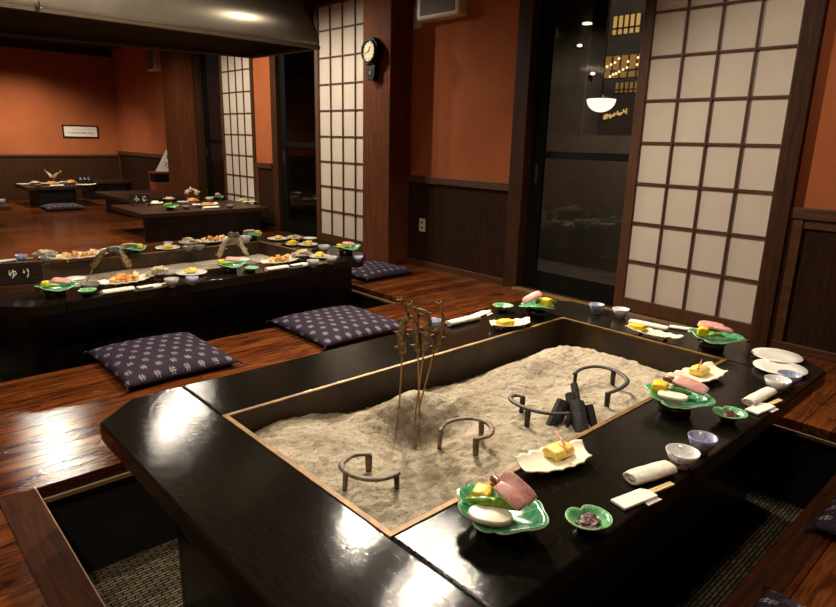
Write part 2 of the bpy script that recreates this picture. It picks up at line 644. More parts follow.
sbx('ceiling', 'ceiling', XL, YB, CEIL, XW + 0.1, YF + 0.1, CEIL + 0.05)
sbx('wall_left', 'plaster', XL - 0.08, YB, -0.04, XL, YF, CEIL)
sbx('wall_back', 'plaster', XL, YB - 0.08, -0.04, XW, YB, CEIL)
sbx('wall_far', 'plaster', XL, YF, -0.04, XW, YF + 0.08, CEIL)
b = BM()
box(b, XL, YF - 0.025, 0.0, XW, YF, 0.745)
x = XL
struct('baseboard_far', b, 'panel_x')
sbx('trim_6', 'cap', XL, YF - 0.045, 0.745, XW, YF, 0.785, bevel=0.004)
sbx('trim_7', 'dark_wood_h', XL, YF - 0.09, 2.53, XW, YF, CEIL, bevel=0.005)

# window wall, built bay by bay (X = XW, Y is the run)
HEAD = 2.56
BAYS = [(YB, 1.195), (3.29, 4.62), (7.13, 7.55), (9.86, YF)]
for n_, (y0, y1) in enumerate(BAYS):
    nm = 'wall_window' if n_ == 0 else 'wall_window.%03d' % n_
    sbx(nm, 'plaster', XW, y0, 0, XW + 0.10, y1, CEIL)
    b = BM()
    box(b, XW - 0.012, y0, 0.05, XW, y1, 0.80)
    struct('baseboard_window' if n_ == 0 else 'baseboard_window.%03d' % n_, b, 'panel')
    b = BM()
    box(b, XW - 0.035, y0, 0.79, XW, y1, 0.855)               # cap rail
    box(b, XW - 0.028, y1 - 0.075, 0.05, XW - 0.001, y1, 0.79)
    if n_ == 0:
        yy = y1 - 0.075
        for step in range(3):
            box(b, XW - 0.022, yy - 0.9 * (step + 1), 0.05, XW - 0.001, yy - 0.9 * (step + 1) + 0.07, 0.79)
        box(b, XW - 0.022, y0, 0.735, XW - 0.002, y1 - 0.075, 0.79)
    struct('trim_%d' % (8 + n_), b, 'cap', bevel=0.004)
    b = BM()
    box(b, XW - 0.03, y0, 0, XW, y1, 0.05)
    struct('trim_%d' % (13 + n_), b, 'cap', bevel=0.004)
sbx('trim_20', 'dark_wood_h', XW - 0.02, 1.195, HEAD, XW + 0.10, 3.29, CEIL)
sbx('trim_21', 'dark_wood_h', XW - 0.02, 4.62, HEAD - 0.02, XW + 0.10, 7.15, CEIL)
sbx('trim_22', 'dark_wood_h', XW - 0.02, 7.55, HEAD, XW + 0.10, 9.40, CEIL)
# posts beside the doors
for n_, (y0, y1, d) in enumerate([(1.195, 1.30, 0.05), (3.15, 3.29, 0.05), (7.0, 7.13, 0.012), (7.55, 7.62, 0.004), (9.18, 9.32, 0.03)]):
    sbx('trim_%d' % (23 + n_), 'frame_wood', XW - d, y0, 0, XW + 0.1, y1, HEAD, bevel=0.005)
# pillars
sbx('trim_30', 'pillar', 3.835, 4.55, 0, XW + 0.1, 4.955, CEIL, bevel=0.008)
sbx('trim_31', 'pillar', 3.835, 9.32, 0, XW + 0.1, 9.86, CEIL, bevel=0.008)
# sills
sbx('trim_32', 'sill', 3.99, 1.30, 0, XW - 0.03, 3.15, 0.018, bevel=0.003)
sbx('trim_33', 'dark_wood_h', 3.99, 4.955, 0, XW - 0.03, 7.0, 0.018, bevel=0.003)
sbx('trim_34', 'dark_wood_h', 3.99, 7.655, 0, XW - 0.03, 9.18, 0.018, bevel=0.003)
sbx('trim_35', 'dark_wood_h', XW - 0.03, 1.30, 0, XW + 0.1, 3.15, 0.012)
sbx('trim_36', 'dark_wood_h', XW - 0.03, 4.955, 0, XW + 0.1, 7.0, 0.012)
sbx('trim_37', 'dark_wood_h', XW - 0.03, 7.655, 0, XW + 0.1, 9.18, 0.012)


def glass_door(name, y0, y1, x):
    """black framed sliding glass door"""
    r = bpy.data.objects.new(name, None)
    COL.objects.link(r)
    r['kind'] = 'structure'
    r.location = (x, y0, 0.012)
    w, h = y1 - y0, HEAD - 0.012
    b = BM()
    t = 0.035
    sw = 0.085
    box(b, 0, 0, 0, t, sw, h)
    box(b, 0, w - sw - 0.03, 0, t, w, h)
    box(b, 0, sw, 0, t, w - sw - 0.03, 0.155)
    box(b, 0, sw, h - 0.1, t, w - sw - 0.03, h)
    box(b, 0.002, sw, 1.055, t - 0.002, w - sw - 0.03, 1.11)
    obj('door_frame', b, 'black_frame', r, bevel=0.003)
    for z0, z1 in ((0.155, 1.055), (1.11, h - 0.1)):
        bx('glass_pane', 'glass', 0.014, sw, z0, 0.020, w - sw - 0.03, z1, r)
    bx('door_handle', 'iron_dark', -0.008, w - 0.075, 0.86, 0.0, w - 0.05, 1.0, r, bevel=0.003)
    return r


glass_door('door_1', 2.20, 3.148, XW + 0.045)
glass_door('door_2', 6.0, 6.998, XW + 0.045)
glass_door('door_3', 8.50, 9.178, XW + 0.045)
glass_door('door_4', 1.302, 2.20, XW + 0.062)
glass_door('door_5', 5.0, 6.0, XW + 0.062)
glass_door('door_6', 7.63, 8.50, XW + 0.062)


def shoji(y0, label, cols=4, cw=0.22, stl=0.07, sr=0.05, xo=0.022):
    """sliding paper screen: bottom-left corner at y0; frame, lattice and paper"""
    w = sr + cols * cw + stl
    r = thing('shoji_screen', label, 'paper screen', (XW - xo, y0, 0.019), 0, 'shoji screens along the window wall')
    h = HEAD - 0.022
    b = BM()
    t = 0.03
    box(b, 0, 0, 0, t, sr, h)
    box(b, 0, w - stl, 0, t, w, h)
    box(b, 0, sr, 0, t, w - stl, 0.094)
    box(b, 0, sr, h - 0.03, t, w - stl, h)
    obj('frame', b, 'shoji_wood', r, bevel=0.003)
    b = BM()
    for c in range(1, cols):
        y = sr + c * cw
        box(b, 0.005, y - 0.006, 0.094, 0.020, y + 0.006, h - 0.03)
    for k in range(1, 9):
        z = 0.094 + 0.272 * k
        box(b, 0.006, sr, z - 0.006, 0.019, w - stl, z + 0.006)
    obj('lattice', b, 'lattice', r)
    bx('paper', 'paper', 0.020, sr, 0.094, 0.022, w - stl, h - 0.03, r)
    return r


shoji(1.262, 'tall white paper shoji screen behind the right end of the hearth table', sr=0.05)
shoji(5.13, 'white paper shoji screen just left of the wooden pillar with the clock', sr=0.06)
shoji(7.625, 'farthest white paper shoji screen, beside the narrow orange wall strip', cw=0.20, sr=0.025, stl=0.05, xo=0.004)

# small things on the walls
r = thing('wall_clock', 'black octagonal pendulum clock hung on the wooden pillar', 'clock', (3.835, 4.765, 1.955), 0)
oct_ = [(0.125 * math.cos(PI / 8 + k * PI / 4), 0.125 * math.sin(PI / 8 + k * PI / 4)) for k in range(8)]
RM = Matrix.Rotation(-PI / 2, 4, 'Y') @ Matrix.Rotation(0, 4, 'Z')


def side_on(bm):
    """turn a shape drawn in XY (y up -> z) to face -X"""
    m = Matrix(((0, 0, -1, 0), (-1, 0, 0, 0), (0, 1, 0, 0), (0, 0, 0, 1)))
    bmesh.ops.transform(bm, matrix=m, verts=bm.verts)


b = BM()
prism(b, oct_, 0.0, 0.075)
side_on(b)
obj('case', b, 'clock_case', r, bevel=0.006)
b = BM()
ri = [(x * 0.93, y * 0.93) for x, y in oct_]
ro = [(0.088 * math.cos(2 * PI * k / 40), 0.088 * math.sin(2 * PI * k / 40)) for k in range(40)]
prism(b, ro, 0.075, 0.080)
side_on(b)
obj('dial', b, 'dial', r)
b = BM()
for i in range(40):
    a0 = 2 * PI * i / 40
    a1 = 2 * PI * (i + 1) / 40
    q = []
    for rr, z in ((0.088, 0.075), (0.088, 0.092), (0.100, 0.092), (0.104, 0.075)):
        q.append((rr, z))
    for (r0, z0), (r1, z1) in zip(q, q[1:]):
        vs = [b.verts.new(p) for p in ((r0 * math.cos(a0), r0 * math.sin(a0), z0), (r0 * math.cos(a1), r0 * math.sin(a1), z0), (r1 * math.cos(a1), r1 * math.sin(a1), z1), (r1 * math.cos(a0), r1 * math.sin(a0), z1))]
        b.faces.new(vs)
bmesh.ops.remove_doubles(b, verts=b.verts, dist=1e-5)
side_on(b)
obj('bezel', b, 'clock_case', r)
for k in range(12):
    b = BM()
    box(b, -0.003, 0.066, 0.080, 0.003, 0.080, 0.0815, Matrix.Rotation(k * PI / 6, 4, 'Z'))
    side_on(b)
    obj('hour_mark', b, 'ink', r)
for a, l, wd in ((-0.5, 0.045, 0.004), (1.9, 0.066, 0.003)):
    b = BM()
    box(b, -wd, -0.012, 0.0815, wd, l, 0.083, Matrix.Rotation(a, 4, 'Z'))
    side_on(b)
    obj('hand', b, 'ink', r)
b = BM()
prism(b, [(-0.065, -0.09), (-0.06, -0.20), (-0.035, -0.25), (0.035, -0.25), (0.06, -0.20), (0.065, -0.09)], 0, 0.06)
side_on(b)
pb = obj('pendulum_box', b, 'clock_case', r, bevel=0.004)
b = BM()
prism(b, [(-0.035, -0.14), (-0.035, -0.2), (-0.018, -0.225), (0.018, -0.225), (0.035, -0.2), (0.035, -0.14)], 0.06, 0.062)
side_on(b)
obj('glass_window', b, 'foot', pb)
b = BM()
lathe(b, [(0, 0), (0.016, 0.001), (0.016, 0.003), (0, 0.004)], 16)
bmesh.ops.translate(b, verts=b.verts, vec=(0, -0.185, 0.062))
side_on(b)
obj('pendulum', b, 'brass', pb)

r = thing('wall_speaker', 'ivory box with a grey grille high on the orange wall right of the pillar', 'speaker', (XW, 4.14, 2.36))
bx('case', 'plastic', -0.11, -0.27, -0.17, 0, 0.27, 0.12, r, bevel=0.02)
b = BM()
box(b, -0.114, -0.22, -0.13, -0.109, 0.20, 0.09)
gr = obj('grille', b, 'grille', r)
r = thing('wall_switch', 'small ivory switch box beside the pillar, left of the wall speaker', 'switch', (XW, 4.475, 2.25))
bx('plate', 'plastic', -0.02, -0.05, -0.09, 0, 0.05, 0.09, r, bevel=0.005)
bx('button', 'grille', -0.026, -0.012, -0.02, -0.02, 0.012, 0.03, r)
r = thing('wall_outlet', 'ivory outlet plate on the dark wainscot right of the pillar', 'outlet', (XW - 0.012, 4.34, 0.395))
bx('plate', 'plastic', -0.01, -0.04, -0.062, 0, 0.04, 0.062, r, bevel=0.003)
for dz in (-0.025, 0.025):
    bx('socket', 'grille', -0.012, -0.014, dz - 0.012, -0.01, 0.014, dz + 0.012, r)
p = onX(252, 214, XW - 0.012)
r = thing('wall_outlet', 'white outlet plate low on the wall under the table by the far shoji', 'outlet', p)
bx('plate', 'plastic', -0.01, -0.035, -0.062, 0, 0.035, 0.062, r, bevel=0.003)
bx('socket', 'grille', -0.012, -0.014, -0.02, -0.01, 0.014, 0.02, r)
p = onX(153, 60, XW)
r = thing('wall_speaker', 'pale box high on the far orange wall beyond the last pillar', 'speaker', (XW, 10.62, 2.28))
bx('case', 'plastic', -0.13, -0.16, -0.13, 0, 0.16, 0.22, r, bevel=0.015)
bx('grille', 'grille', -0.134, -0.13, -0.10, -0.129, 0.13, 0.19, r)

p = onY(80.5, 131.5, YF)
r = thing('picture_frame', 'long dark framed calligraphy hung on the far orange wall', 'picture', (p.x, YF, p.z))
w2, h2 = 0.30, 0.112
b = BM()
for a in ((-w2, -0.02, -h2, w2, 0, -h2 + 0.022), (-w2, -0.02, h2 - 0.022, w2, 0, h2), (-w2, -0.02, -h2 + 0.022, -w2 + 0.022, 0, h2 - 0.022), (w2 - 0.022, -0.02, -h2 + 0.022, w2, 0, h2 - 0.022)):
    box(b, *a)
obj('frame', b, 'clock_case', r, bevel=0.003)
bx('sheet', 'paper_white', -w2 + 0.022, -0.010, -h2 + 0.022, w2 - 0.022, -0.002, h2 - 0.022, r)
b = BM()
rnd = random.Random(3)
for i in range(26):
    x = -0.22 + i * 0.0172
    hh = rnd.uniform(0.006, 0.02)
    box(b, x, -0.012, -0.03 - hh * 0.3, x + rnd.uniform(0.005, 0.012), -0.0101, -0.03 + hh)
for i in range(14):
    x = -0.12 + i * 0.023
    box(b, x, -0.012, 0.035, x + 0.012, -0.0101, 0.041)
obj('lettering', b, 'ink', r)


# ------------------------------------------------------------------ hearth tables
TT = 0.32                                     # height of the table tops
TX0, TX1, TY0, TY1 = 0.478, 2.955, 0.595, 2.045
HX0, HX1, HY0, HY1 = 0.785, 2.622, 0.912, 1.726
CH = 0.15


def hearth_table(label, loc, rotz):
    r = thing('hearth_table', label, 'table', loc, rotz, 'black hearth tables')
    # local coordinates are those of the front table shifted to its near left corner
    ox, oy = 0.61, 0.595

    def L(poly):
        return [(x - ox, y - oy) for x, y in poly]
    th = 0.062
    for poly, m in (
        (L([(TX0, TY0 + CH), (TX0 + CH - 0.01, TY0), (HX0, TY0), (HX0, TY1), (TX0 + CH - 0.01, TY1), (TX0, TY1 - CH * 0.85)]), 'lac_y'),
        (L([(HX1, TY0), (TX1 - CH, TY0), (TX1, TY0 + CH), (TX1, TY1 - CH), (TX1 - CH, TY1), (HX1, TY1)]), 'lac_y'),
        (L([(HX0 + 0.0015, TY0), (HX1 - 0.0015, TY0), (HX1 - 0.0015, HY0), (HX0 + 0.0015, HY0)]), 'lac_x'),
        (L([(HX0 + 0.0015, HY1), (HX1 - 0.0015, HY1), (HX1 - 0.0015, TY1), (HX0 + 0.0015, TY1)]), 'lac_x')):
        b = BM()
        prism(b, poly, TT - th, TT)
        obj('tabletop_board', b, m, r, bevel=0.007)
    b = BM()
    px0, px1, py0, py1 = 0.66 - ox, 2.88 - ox, 0.82 - oy, 1.86 - oy
    t = 0.03
    for a in ((px0, py0, px1, py0 + t), (px0, py1 - t, px1, py1), (px0, py0 + t, px0 + t, py1 - t), (px1 - t, py0 + t, px1, py1 - t)):
        box(b, a[0], a[1], PD, a[2], a[3], TT - th)
    box(b, px0 + t, py0 + t, 0.02, px1 - t, py1 - t, 0.05)
    obj('pedestal', b, 'lac_edge', r, bevel=0.003)
    b = BM()
    x0, x1, y0, y1 = HX0 - ox, HX1 - ox, HY0 - oy, HY1 - oy
    t = 0.012
    zt, zb = TT - 0.004, 0.05
    for a in ((x0, y0, x1, y0 + t), (x0, y1 - t, x1, y1), (x0, y0 + t, x0 + t, y1 - t), (x1 - t, y0 + t, x1, y1 - t)):
        box(b, a[0], a[1], zb, a[2], a[3], zt)
    obj('hearth_liner', b, 'liner', r)
    b = BM()
    w = 0.013
    for a in ((x0 - 0.002, y0 - 0.002, x1 + 0.002, y0 + w), (x0 - 0.002, y1 - w, x1 + 0.002, y1 + 0.002),
              (x0 - 0.002, y0 + w, x0 + w, y1 - w), (x1 - w, y0 + w, x1 + 0.002, y1 - w)):
        box(b, a[0], a[1], TT - 0.003, a[2], a[3], TT + 0.002)
    obj('brass_edging', b, 'brass', r)
    return r


hearth_table('black lacquered hearth table in front, its pit full of pale ash', (0.61, 0.595, 0), 0)
T2ROT = math.radians(2.6)
hearth_table('black hearth table under the steel hood, laid with many dishes', (0.61, 3.51, 0), T2ROT)


def ash_height(x, y, s):
    """x, y in metres inside the hearth (0..1.8, 0..0.8)"""
    u, v = x / 1.837, y / 0.814
    if s > 1:
        return 0.245 + 0.006 * noise.noise(Vector((x * 5 + s, y * 5, 1.3)))
    z = 0.270 - 0.030 * v
    z += 0.020 * noise.noise(Vector((x * 2.3 + s, y * 2.6, 0.3)))
    z -= 0.070 * math.exp(-((1 - v) / 0.18) ** 2) * min(1, max(0, (x - 0.30) / 0.3))
    z -= 0.078 * math.exp(-((1 - u) / 0.07) ** 2)
    # trough in front of the fish, clump behind it, mounds to the right
    z -= 0.085 * math.exp(-(((x - 0.53) / 0.19) ** 2 + ((y - 0.44) / 0.09) ** 2))
    z += 0.052 * math.exp(-(((x - 0.60) / 0.15) ** 2 + ((y - 0.62) / 0.075) ** 2))
    z += 0.040 * math.exp(-(((x - 1.36) / 0.26) ** 2 + ((y - 0.56) / 0.13) ** 2))
    z -= 0.022 * math.exp(-(((x - 0.95) / 0.12) ** 2 + ((y - 0.60) / 0.14) ** 2))
    z += 0.022 * noise.noise(Vector((x * 7 + s, y * 7, 1.3)))
    z += 0.010 * abs(noise.noise(Vector((x * 17 + s, y * 17, 2.3))))
    z += 0.006 * noise.noise(Vector((x * 42 + s, y * 42, 4.3)))
    z += 0.003 * noise.noise(Vector((x * 95 + s, y * 95, 7.3)))
    return min(z, 0.300)


def ash_bed(label, loc, rotz, s, nx, ny, drop=0.0):
    b = BM()
    lx, ly = HX1 - HX0 - 0.026, HY1 - HY0 - 0.026
    g = [[b.verts.new((lx * i / nx, ly * j / ny, ash_height(lx * i / nx, ly * j / ny, s) - drop)) for j in range(ny + 1)] for i in range(nx + 1)]
    for i in range(nx):
        for j in range(ny):
            b.faces.new((g[i][j], g[i + 1][j], g[i + 1][j + 1], g[i][j + 1]))
    lo = {}

    def low(v):
        if v not in lo:
            lo[v] = b.verts.new((v.co.x, v.co.y, 0.055))
        return lo[v]
    rim = [g[i][0] for i in range(nx + 1)] + [g[nx][j] for j in range(1, ny + 1)] + [g[i][ny] for i in range(nx - 1, -1, -1)] + [g[0][j] for j in range(ny - 1, 0, -1)]
    for a, c in zip(rim, rim[1:] + rim[:1]):
        b.faces.new((a, low(a), low(c), c))
    b.faces.new([low(v) for v in rim])
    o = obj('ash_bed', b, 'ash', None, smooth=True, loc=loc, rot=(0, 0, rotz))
    o['kind'] = 'stuff'
    tag(o, label, 'ash')
    return o


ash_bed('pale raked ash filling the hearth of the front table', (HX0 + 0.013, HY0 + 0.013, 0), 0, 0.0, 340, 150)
rr = Matrix.Rotation(T2ROT, 3, 'Z') @ Vector((HX0 + 0.013 - 0.61, HY0 + 0.013 - 0.595, 0)) + Vector((0.61, 3.51, 0))
ash_bed('grey ash in the hearth of the table under the hood', rr, T2ROT, 5.0, 60, 30, 0.03)


def ashz(x, y):
    return ash_height(x - HX0 - 0.013, y - HY0 - 0.013, 0.0)


def on_ash(px, py):
    """first point of the ash surface met by the line of sight"""
    z = 0.30
    while z > 0.10:
        p = T(px, py, z)
        if ashz(p.x, p.y) >= z:
            break
        z -= 0.001
    return p


# iron trivets: open iron arcs on three legs
def spline(pts, k=6):
    out = []
    n = len(pts)
    for i in range(n - 1):
        p0, p1, p2, p3 = pts[max(i - 1, 0)], pts[i], pts[i + 1], pts[min(i + 2, n - 1)]
        for q in range(k):
            t = q / k
            out.append(0.5 * ((2 * p1) + (-p0 + p2) * t + (2 * p0 - 5 * p1 + 4 * p2 - p3) * t * t + (-p0 + 3 * p1 - 3 * p2 + p3) * t ** 3))
    out.append(pts[-1])
    return out


def trivet(label, pix, leg_px, m, zt, w=0.0095):
    q = [T(px, py, zt) for px, py in pix]
    c = sum(q, Vector()) / len(q)
    z0 = ashz(c.x, c.y)
    org = Vector((c.x, c.y, z0))
    r = thing('iron_trivet', label, 'trivet', org, 0, 'iron trivets standing in the ash')
    path = spline([p - org for p in q])
    n = len(path)
    b = BM()
    tube(b, path, [w * (0.8 + 0.2 * math.sin(PI * i / (n - 1))) for i in range(n)], 10, 0.6)
    obj('ring', b, m, r, smooth=True)
    for px, py in leg_px:
        t_ = T(px, py, zt) - org
        t_ = min(path, key=lambda p: (p - t_).length).copy()
        zf = ashz(org.x + t_.x, org.y + t_.y) - 0.02 - z0
        b = BM()
        out_ = Vector((t_.x, t_.y, 0)).normalized() * 0.004
        pp = [t_ + Vector((0, 0, -0.002)), Vector((t_.x, t_.y, (t_.z + zf) / 2)) + out_ * 0.3, Vector((t_.x, t_.y, zf)) + out_]
        tube(b, pp, [w * 1.1, w * 1.0, w * 0.85], 8, 0.75, up=Vector((t_.x, t_.y, 0)))
        obj('leg', b, m, r, smooth=True)
    return r


trivet('rusty iron trivet nearest the front corner of the ash bed', [(370.5, 454.5), (355, 455), (345, 460.5), (341.4, 466), (347, 472.5), (359.5, 477.7), (375.5, 479.5), (389, 477.3), (399, 472.7)], [(368, 454.6), (345.5, 471.5), (396, 474.5)], 'iron', 0.318)
trivet('rusty iron trivet in the middle of the ash, second from the front corner', [(440, 431), (447, 422.5), (464.5, 418.4), (481.7, 420.4), (491.7, 427.6), (488.9, 435.5), (474.5, 439.7)], [(441.5, 429.5), (481, 420), (477, 439.4)], 'iron', 0.320)
trivet('dark iron trivet on the left of the charcoal pile', [(524, 397), (515, 395.5), (510.4, 398.9), (519, 405.2), (533.4, 410.4), (550.6, 413.6), (571, 413.3)], [(523, 397), (527, 408.4), (569, 413.4)], 'iron_dark', 0.322)
trivet('dark iron trivet on the far right of the ash beyond the charcoal', [(574, 374), (582, 368.8), (596.5, 366.5), (613.8, 370.2), (625.2, 377.4), (626.7, 383), (619.5, 388.9), (606.6, 393.7)], [(576, 372.5), (613, 370), (608.6, 393)], 'iron_dark', 0.322)


# charcoal sticks: hollow octagonal sticks leaning together
def charcoal(label, foot, top, rad=0.02):
    f, t = Vector(foot), Vector(top)
    d = t - f
    r = BM()
    n = 8
    L_ = d.length
    rings = []
    for rr_, z in ((rad * 0.35, 0.0), (rad, 0.0), (rad * 1.02, L_ * 0.5), (rad * 0.97, L_), (rad * 0.35, L_), (rad * 0.35, L_ - 0.03)):
        rings.append([r.verts.new((rr_ * math.cos(2 * PI * k / n), rr_ * math.sin(2 * PI * k / n), z)) for k in range(n)])
    for a, c in zip(rings, rings[1:]):
        for k in range(n):
            r.faces.new((a[k], a[(k + 1) % n], c[(k + 1) % n], c[k]))
    r.faces.new(rings[-1])
    r.faces.new(rings[0][::-1])
    o = obj('charcoal_stick', r, 'char', None, bevel=0.002)
    o.location = f
    o.rotation_mode = 'QUATERNION'
    o.rotation_quaternion = Vector((0, 0, 1)).rotation_difference(d)
    tag(o, label, 'charcoal', 'charcoal sticks leaning together in the ash')
    return o


def cpt(px, py, z):
    p = T(px, py, z)
    return p


def char_px(label, f, t, zt, rad=0.02, zdrop=0.012):
    a = on_ash(*f)
    c = T(t[0], t[1], zt)
    a = Vector((a.x, a.y, a.z - zdrop))
    charcoal(label, a, c, rad)


char_px('hollow charcoal stick upright at the front of the pile', (582, 432), (577, 403), 0.336, 0.027)
char_px('thick charcoal stick leaning on the left of the pile', (552, 425), (564, 401), 0.336, 0.025)
char_px('thin charcoal stick leaning on the right of the pile', (595, 428), (589, 405), 0.330, 0.015)
char_px('short thin charcoal stick low between the front ones of the pile', (567, 428), (572, 409), 0.310, 0.013)
char_px('charcoal stick at the back of the pile showing its end hole', (576, 418), (570, 394), 0.340, 0.019)
char_px('small charcoal stub poking out at the top of the pile', (580, 414), (574, 384), 0.352, 0.014)


# ------------------------------------------------------------------ fish on skewers
def skewered_fish(label, foot, path, rad, m='fish', head_up=False, group='skewered fish in the hearths'):
    """foot: 3D point in the ash, path: points of the body from tail end (low) to head (high)"""
    f = Vector(foot)
    r = thing('skewered_fish', label, 'fish on a skewer', f, 0, group)
    pts = [Vector(p) - f for p in path]
    # smooth the path
    fine = []
    n = len(pts)
    for i in range(n - 1):
        p0, p1, p2, p3 = pts[max(i - 1, 0)], pts[i], pts[i + 1], pts[min(i + 2, n - 1)]
        for k in range(5):
            t = k / 5
            fine.append(0.5 * ((2 * p1) + (-p0 + p2) * t + (2 * p0 - 5 * p1 + 4 * p2 - p3) * t * t + (-p0 + 3 * p1 - 3 * p2 + p3) * t ** 3))
    fine.append(pts[-1])
    nn = len(fine)
    KEYS = [(0, 0.55), (0.10, 0.85), (0.25, 1.0), (0.45, 0.92), (0.65, 0.66), (0.82, 0.40), (0.92, 0.28), (1.0, 0.24)]

    def prof(t):
        for (t0, a0), (t1, a1) in zip(KEYS, KEYS[1:]):
            if t <= t1:
                return a0 + (a1 - a0) * (t - t0) / (t1 - t0)
        return KEYS[-1][1]
    rs = [rad * prof(i / (nn - 1)) for i in range(nn)]
    b = BM()
    tube(b, fine, rs, 12, 1.45, up=Vector((0.6, 0.7, 0.1)))
    for v in b.verts:
        q = v.co + f
        v.co += Vector((noise.noise(q * 55), noise.noise(q * 55 + Vector((9, 0, 0))), noise.noise(q * 55 + Vector((0, 9, 0))))) * rad * 0.28
    s = Vector((0.75, -0.66, 0))
    off = Vector((0.66, 0.75, 0)) * 0.0022

    def blade(q):
        top_ = [b.verts.new(p + off) for p in q]
        bot_ = [b.verts.new(p - off) for p in q]
        b.faces.new(top_)
        b.faces.new(bot_[::-1])
        for k in range(len(q)):
            b.faces.new((top_[k], bot_[k], bot_[(k + 1) % len(q)], top_[(k + 1) % len(q)]))
    for t_, sg, l in ((0.12, -1, 1.5), (0.30, 1, 1.6), (0.38, -1, 1.3), (0.58, -1, 1.2), (0.62, 1, 0.9)):
        i = int(nn * t_)
        c = fine[i]
        d = (fine[min(i + 1, nn - 1)] - fine[i - 1]).normalized()
        w_ = rs[i]
        blade([c + s * sg * w_ * 0.7 - d * rad * 0.4, c + s * sg * (w_ + rad * 0.75 * l) + d * rad * 0.7, c + s * sg * w_ * 0.7 + d * rad * 0.8])
    d = (fine[-1] - fine[-4]).normalized()
    sd = d.cross(Vector((0.66, 0.75, 0))).normalized()
    e = fine[-1]
    blade([e - d * rad * 0.3 + sd * rad * 0.2, e + d * rad * 1.3 + sd * rad * 0.75, e + d * rad * 0.7, e + d * rad * 1.3 - sd * rad * 0.75, e - d * rad * 0.3 - sd * rad * 0.2])
    obj('body', b, m, r, smooth=True)
    low = fine[0]
    if head_up:
        b = BM()
        lump(b, fine[-1], (rad * 1.25, rad * 1.25, rad * 0.95), 3, 0.35)
        obj('head', b, 'fish_dark', r, smooth=True)
    b = BM()
    tube(b, [Vector((0, 0, -0.015)), low + (fine[1] - fine[0]).normalized() * rad], 0.0032, 6)
    obj('skewer', b, 'skewer', r, smooth=True)
    return r


def fish_px(label, foot_px, body_px, rad, zfoot=None, m='fish', head_up=False):
    f = on_ash(*foot_px) if zfoot is None else T(foot_px[0], foot_px[1], zfoot)
    # body in the upright plane through the foot, facing the viewer
    nrm = Vector((_f.x, _f.y, 0)).normalized()
    pts = []
    for px, py in body_px:
        d = ray(px, py)
        t = (f - CAM).dot(nrm) / d.dot(nrm)
        pts.append(CAM + d * t)
    return skewered_fish(label, f, pts, rad, m, head_up)


fish_px('leftmost of the four skewered fish in the front ash bed', (399, 408), [(403, 354), (402, 340), (403, 326), (408, 314), (402, 302)], 0.0150)
fish_px('second skewered fish from the left in the front ash bed', (420, 417), [(418, 352), (417, 338), (416, 325), (417, 312), (413, 306)], 0.0135)
fish_px('third skewered fish from the left, bent towards its neighbour, front ash bed', (415, 414), [(424, 350), (426, 336), (428, 322), (425, 312), (416, 309)], 0.0145)
fish_px('rightmost of the four skewered fish, leaning over the front ash bed', (418, 408), [(434, 352), (437, 342), (438, 331), (443, 322), (440, 306)], 0.0140)

fish_px('left skewered fish leaning over the hearth of the middle table beside the name sign', (86, 281), [(93, 267), (99, 258), (104, 251), (110, 250)], 0.019, 0.235, 'fish', True)
fish_px('skewered fish leaning right over the middle table, nearest the name sign', (134, 277), [(130, 268), (125, 260), (121, 253), (115, 250)], 0.021, 0.235, 'fish', True)
fish_px('pale skewered fish leaning left below the hood corner on the middle table', (217, 265), [(219, 257), (222, 248), (226, 241), (231, 235)], 0.020, 0.235, 'fish_pale', True)
fish_px('pale skewered fish leaning right below the hood corner on the middle table', (253, 262), [(248, 255), (243, 248), (240, 241), (237, 235)], 0.017, 0.235, 'fish_pale', True)


# ------------------------------------------------------------------ crockery
def leaf_radius(th):
    """leaf outline: round scallops on one side, a drawn-out tip on the other"""
    d = ((th + PI) % (2 * PI)) - PI
    far = 1 - math.exp(-(d / 0.75) ** 2)
    tip = 0.034 * math.exp(-(d / 0.38) ** 2)
    sc = 0.013 * abs(math.cos(4.5 * d)) ** 0.7 * far
    return 0.090 + tip + sc + 0.006 * math.cos(2 * d)


def leaf_plate(bmr, scale=1.0, zr=0.05, n=72, rings=9, radf=leaf_radius, curl=0.012):
    g = []
    c = bmr.verts.new((0, 0, zr * 0.62))
    for k in range(1, rings + 1):
        t = k / rings
        row = []
        for i in range(n):
            th = 2 * PI * i / n
            r_ = radf(th) * t * scale
            z = zr * (0.62 + 0.38 * t ** 2.2) + curl * t ** 3 * math.sin(2 * th + 0.8)
            row.append(bmr.verts.new((r_ * math.cos(th), r_ * math.sin(th), z)))
        g.append(row)
    for i in range(n):
        bmr.faces.new((c, g[0][i], g[0][(i + 1) % n]))
    for a, b_ in zip(g, g[1:]):
        for i in range(n):
            bmr.faces.new((a[i], b_[i], b_[(i + 1) % n], a[(i + 1) % n]))
    return g[-1]


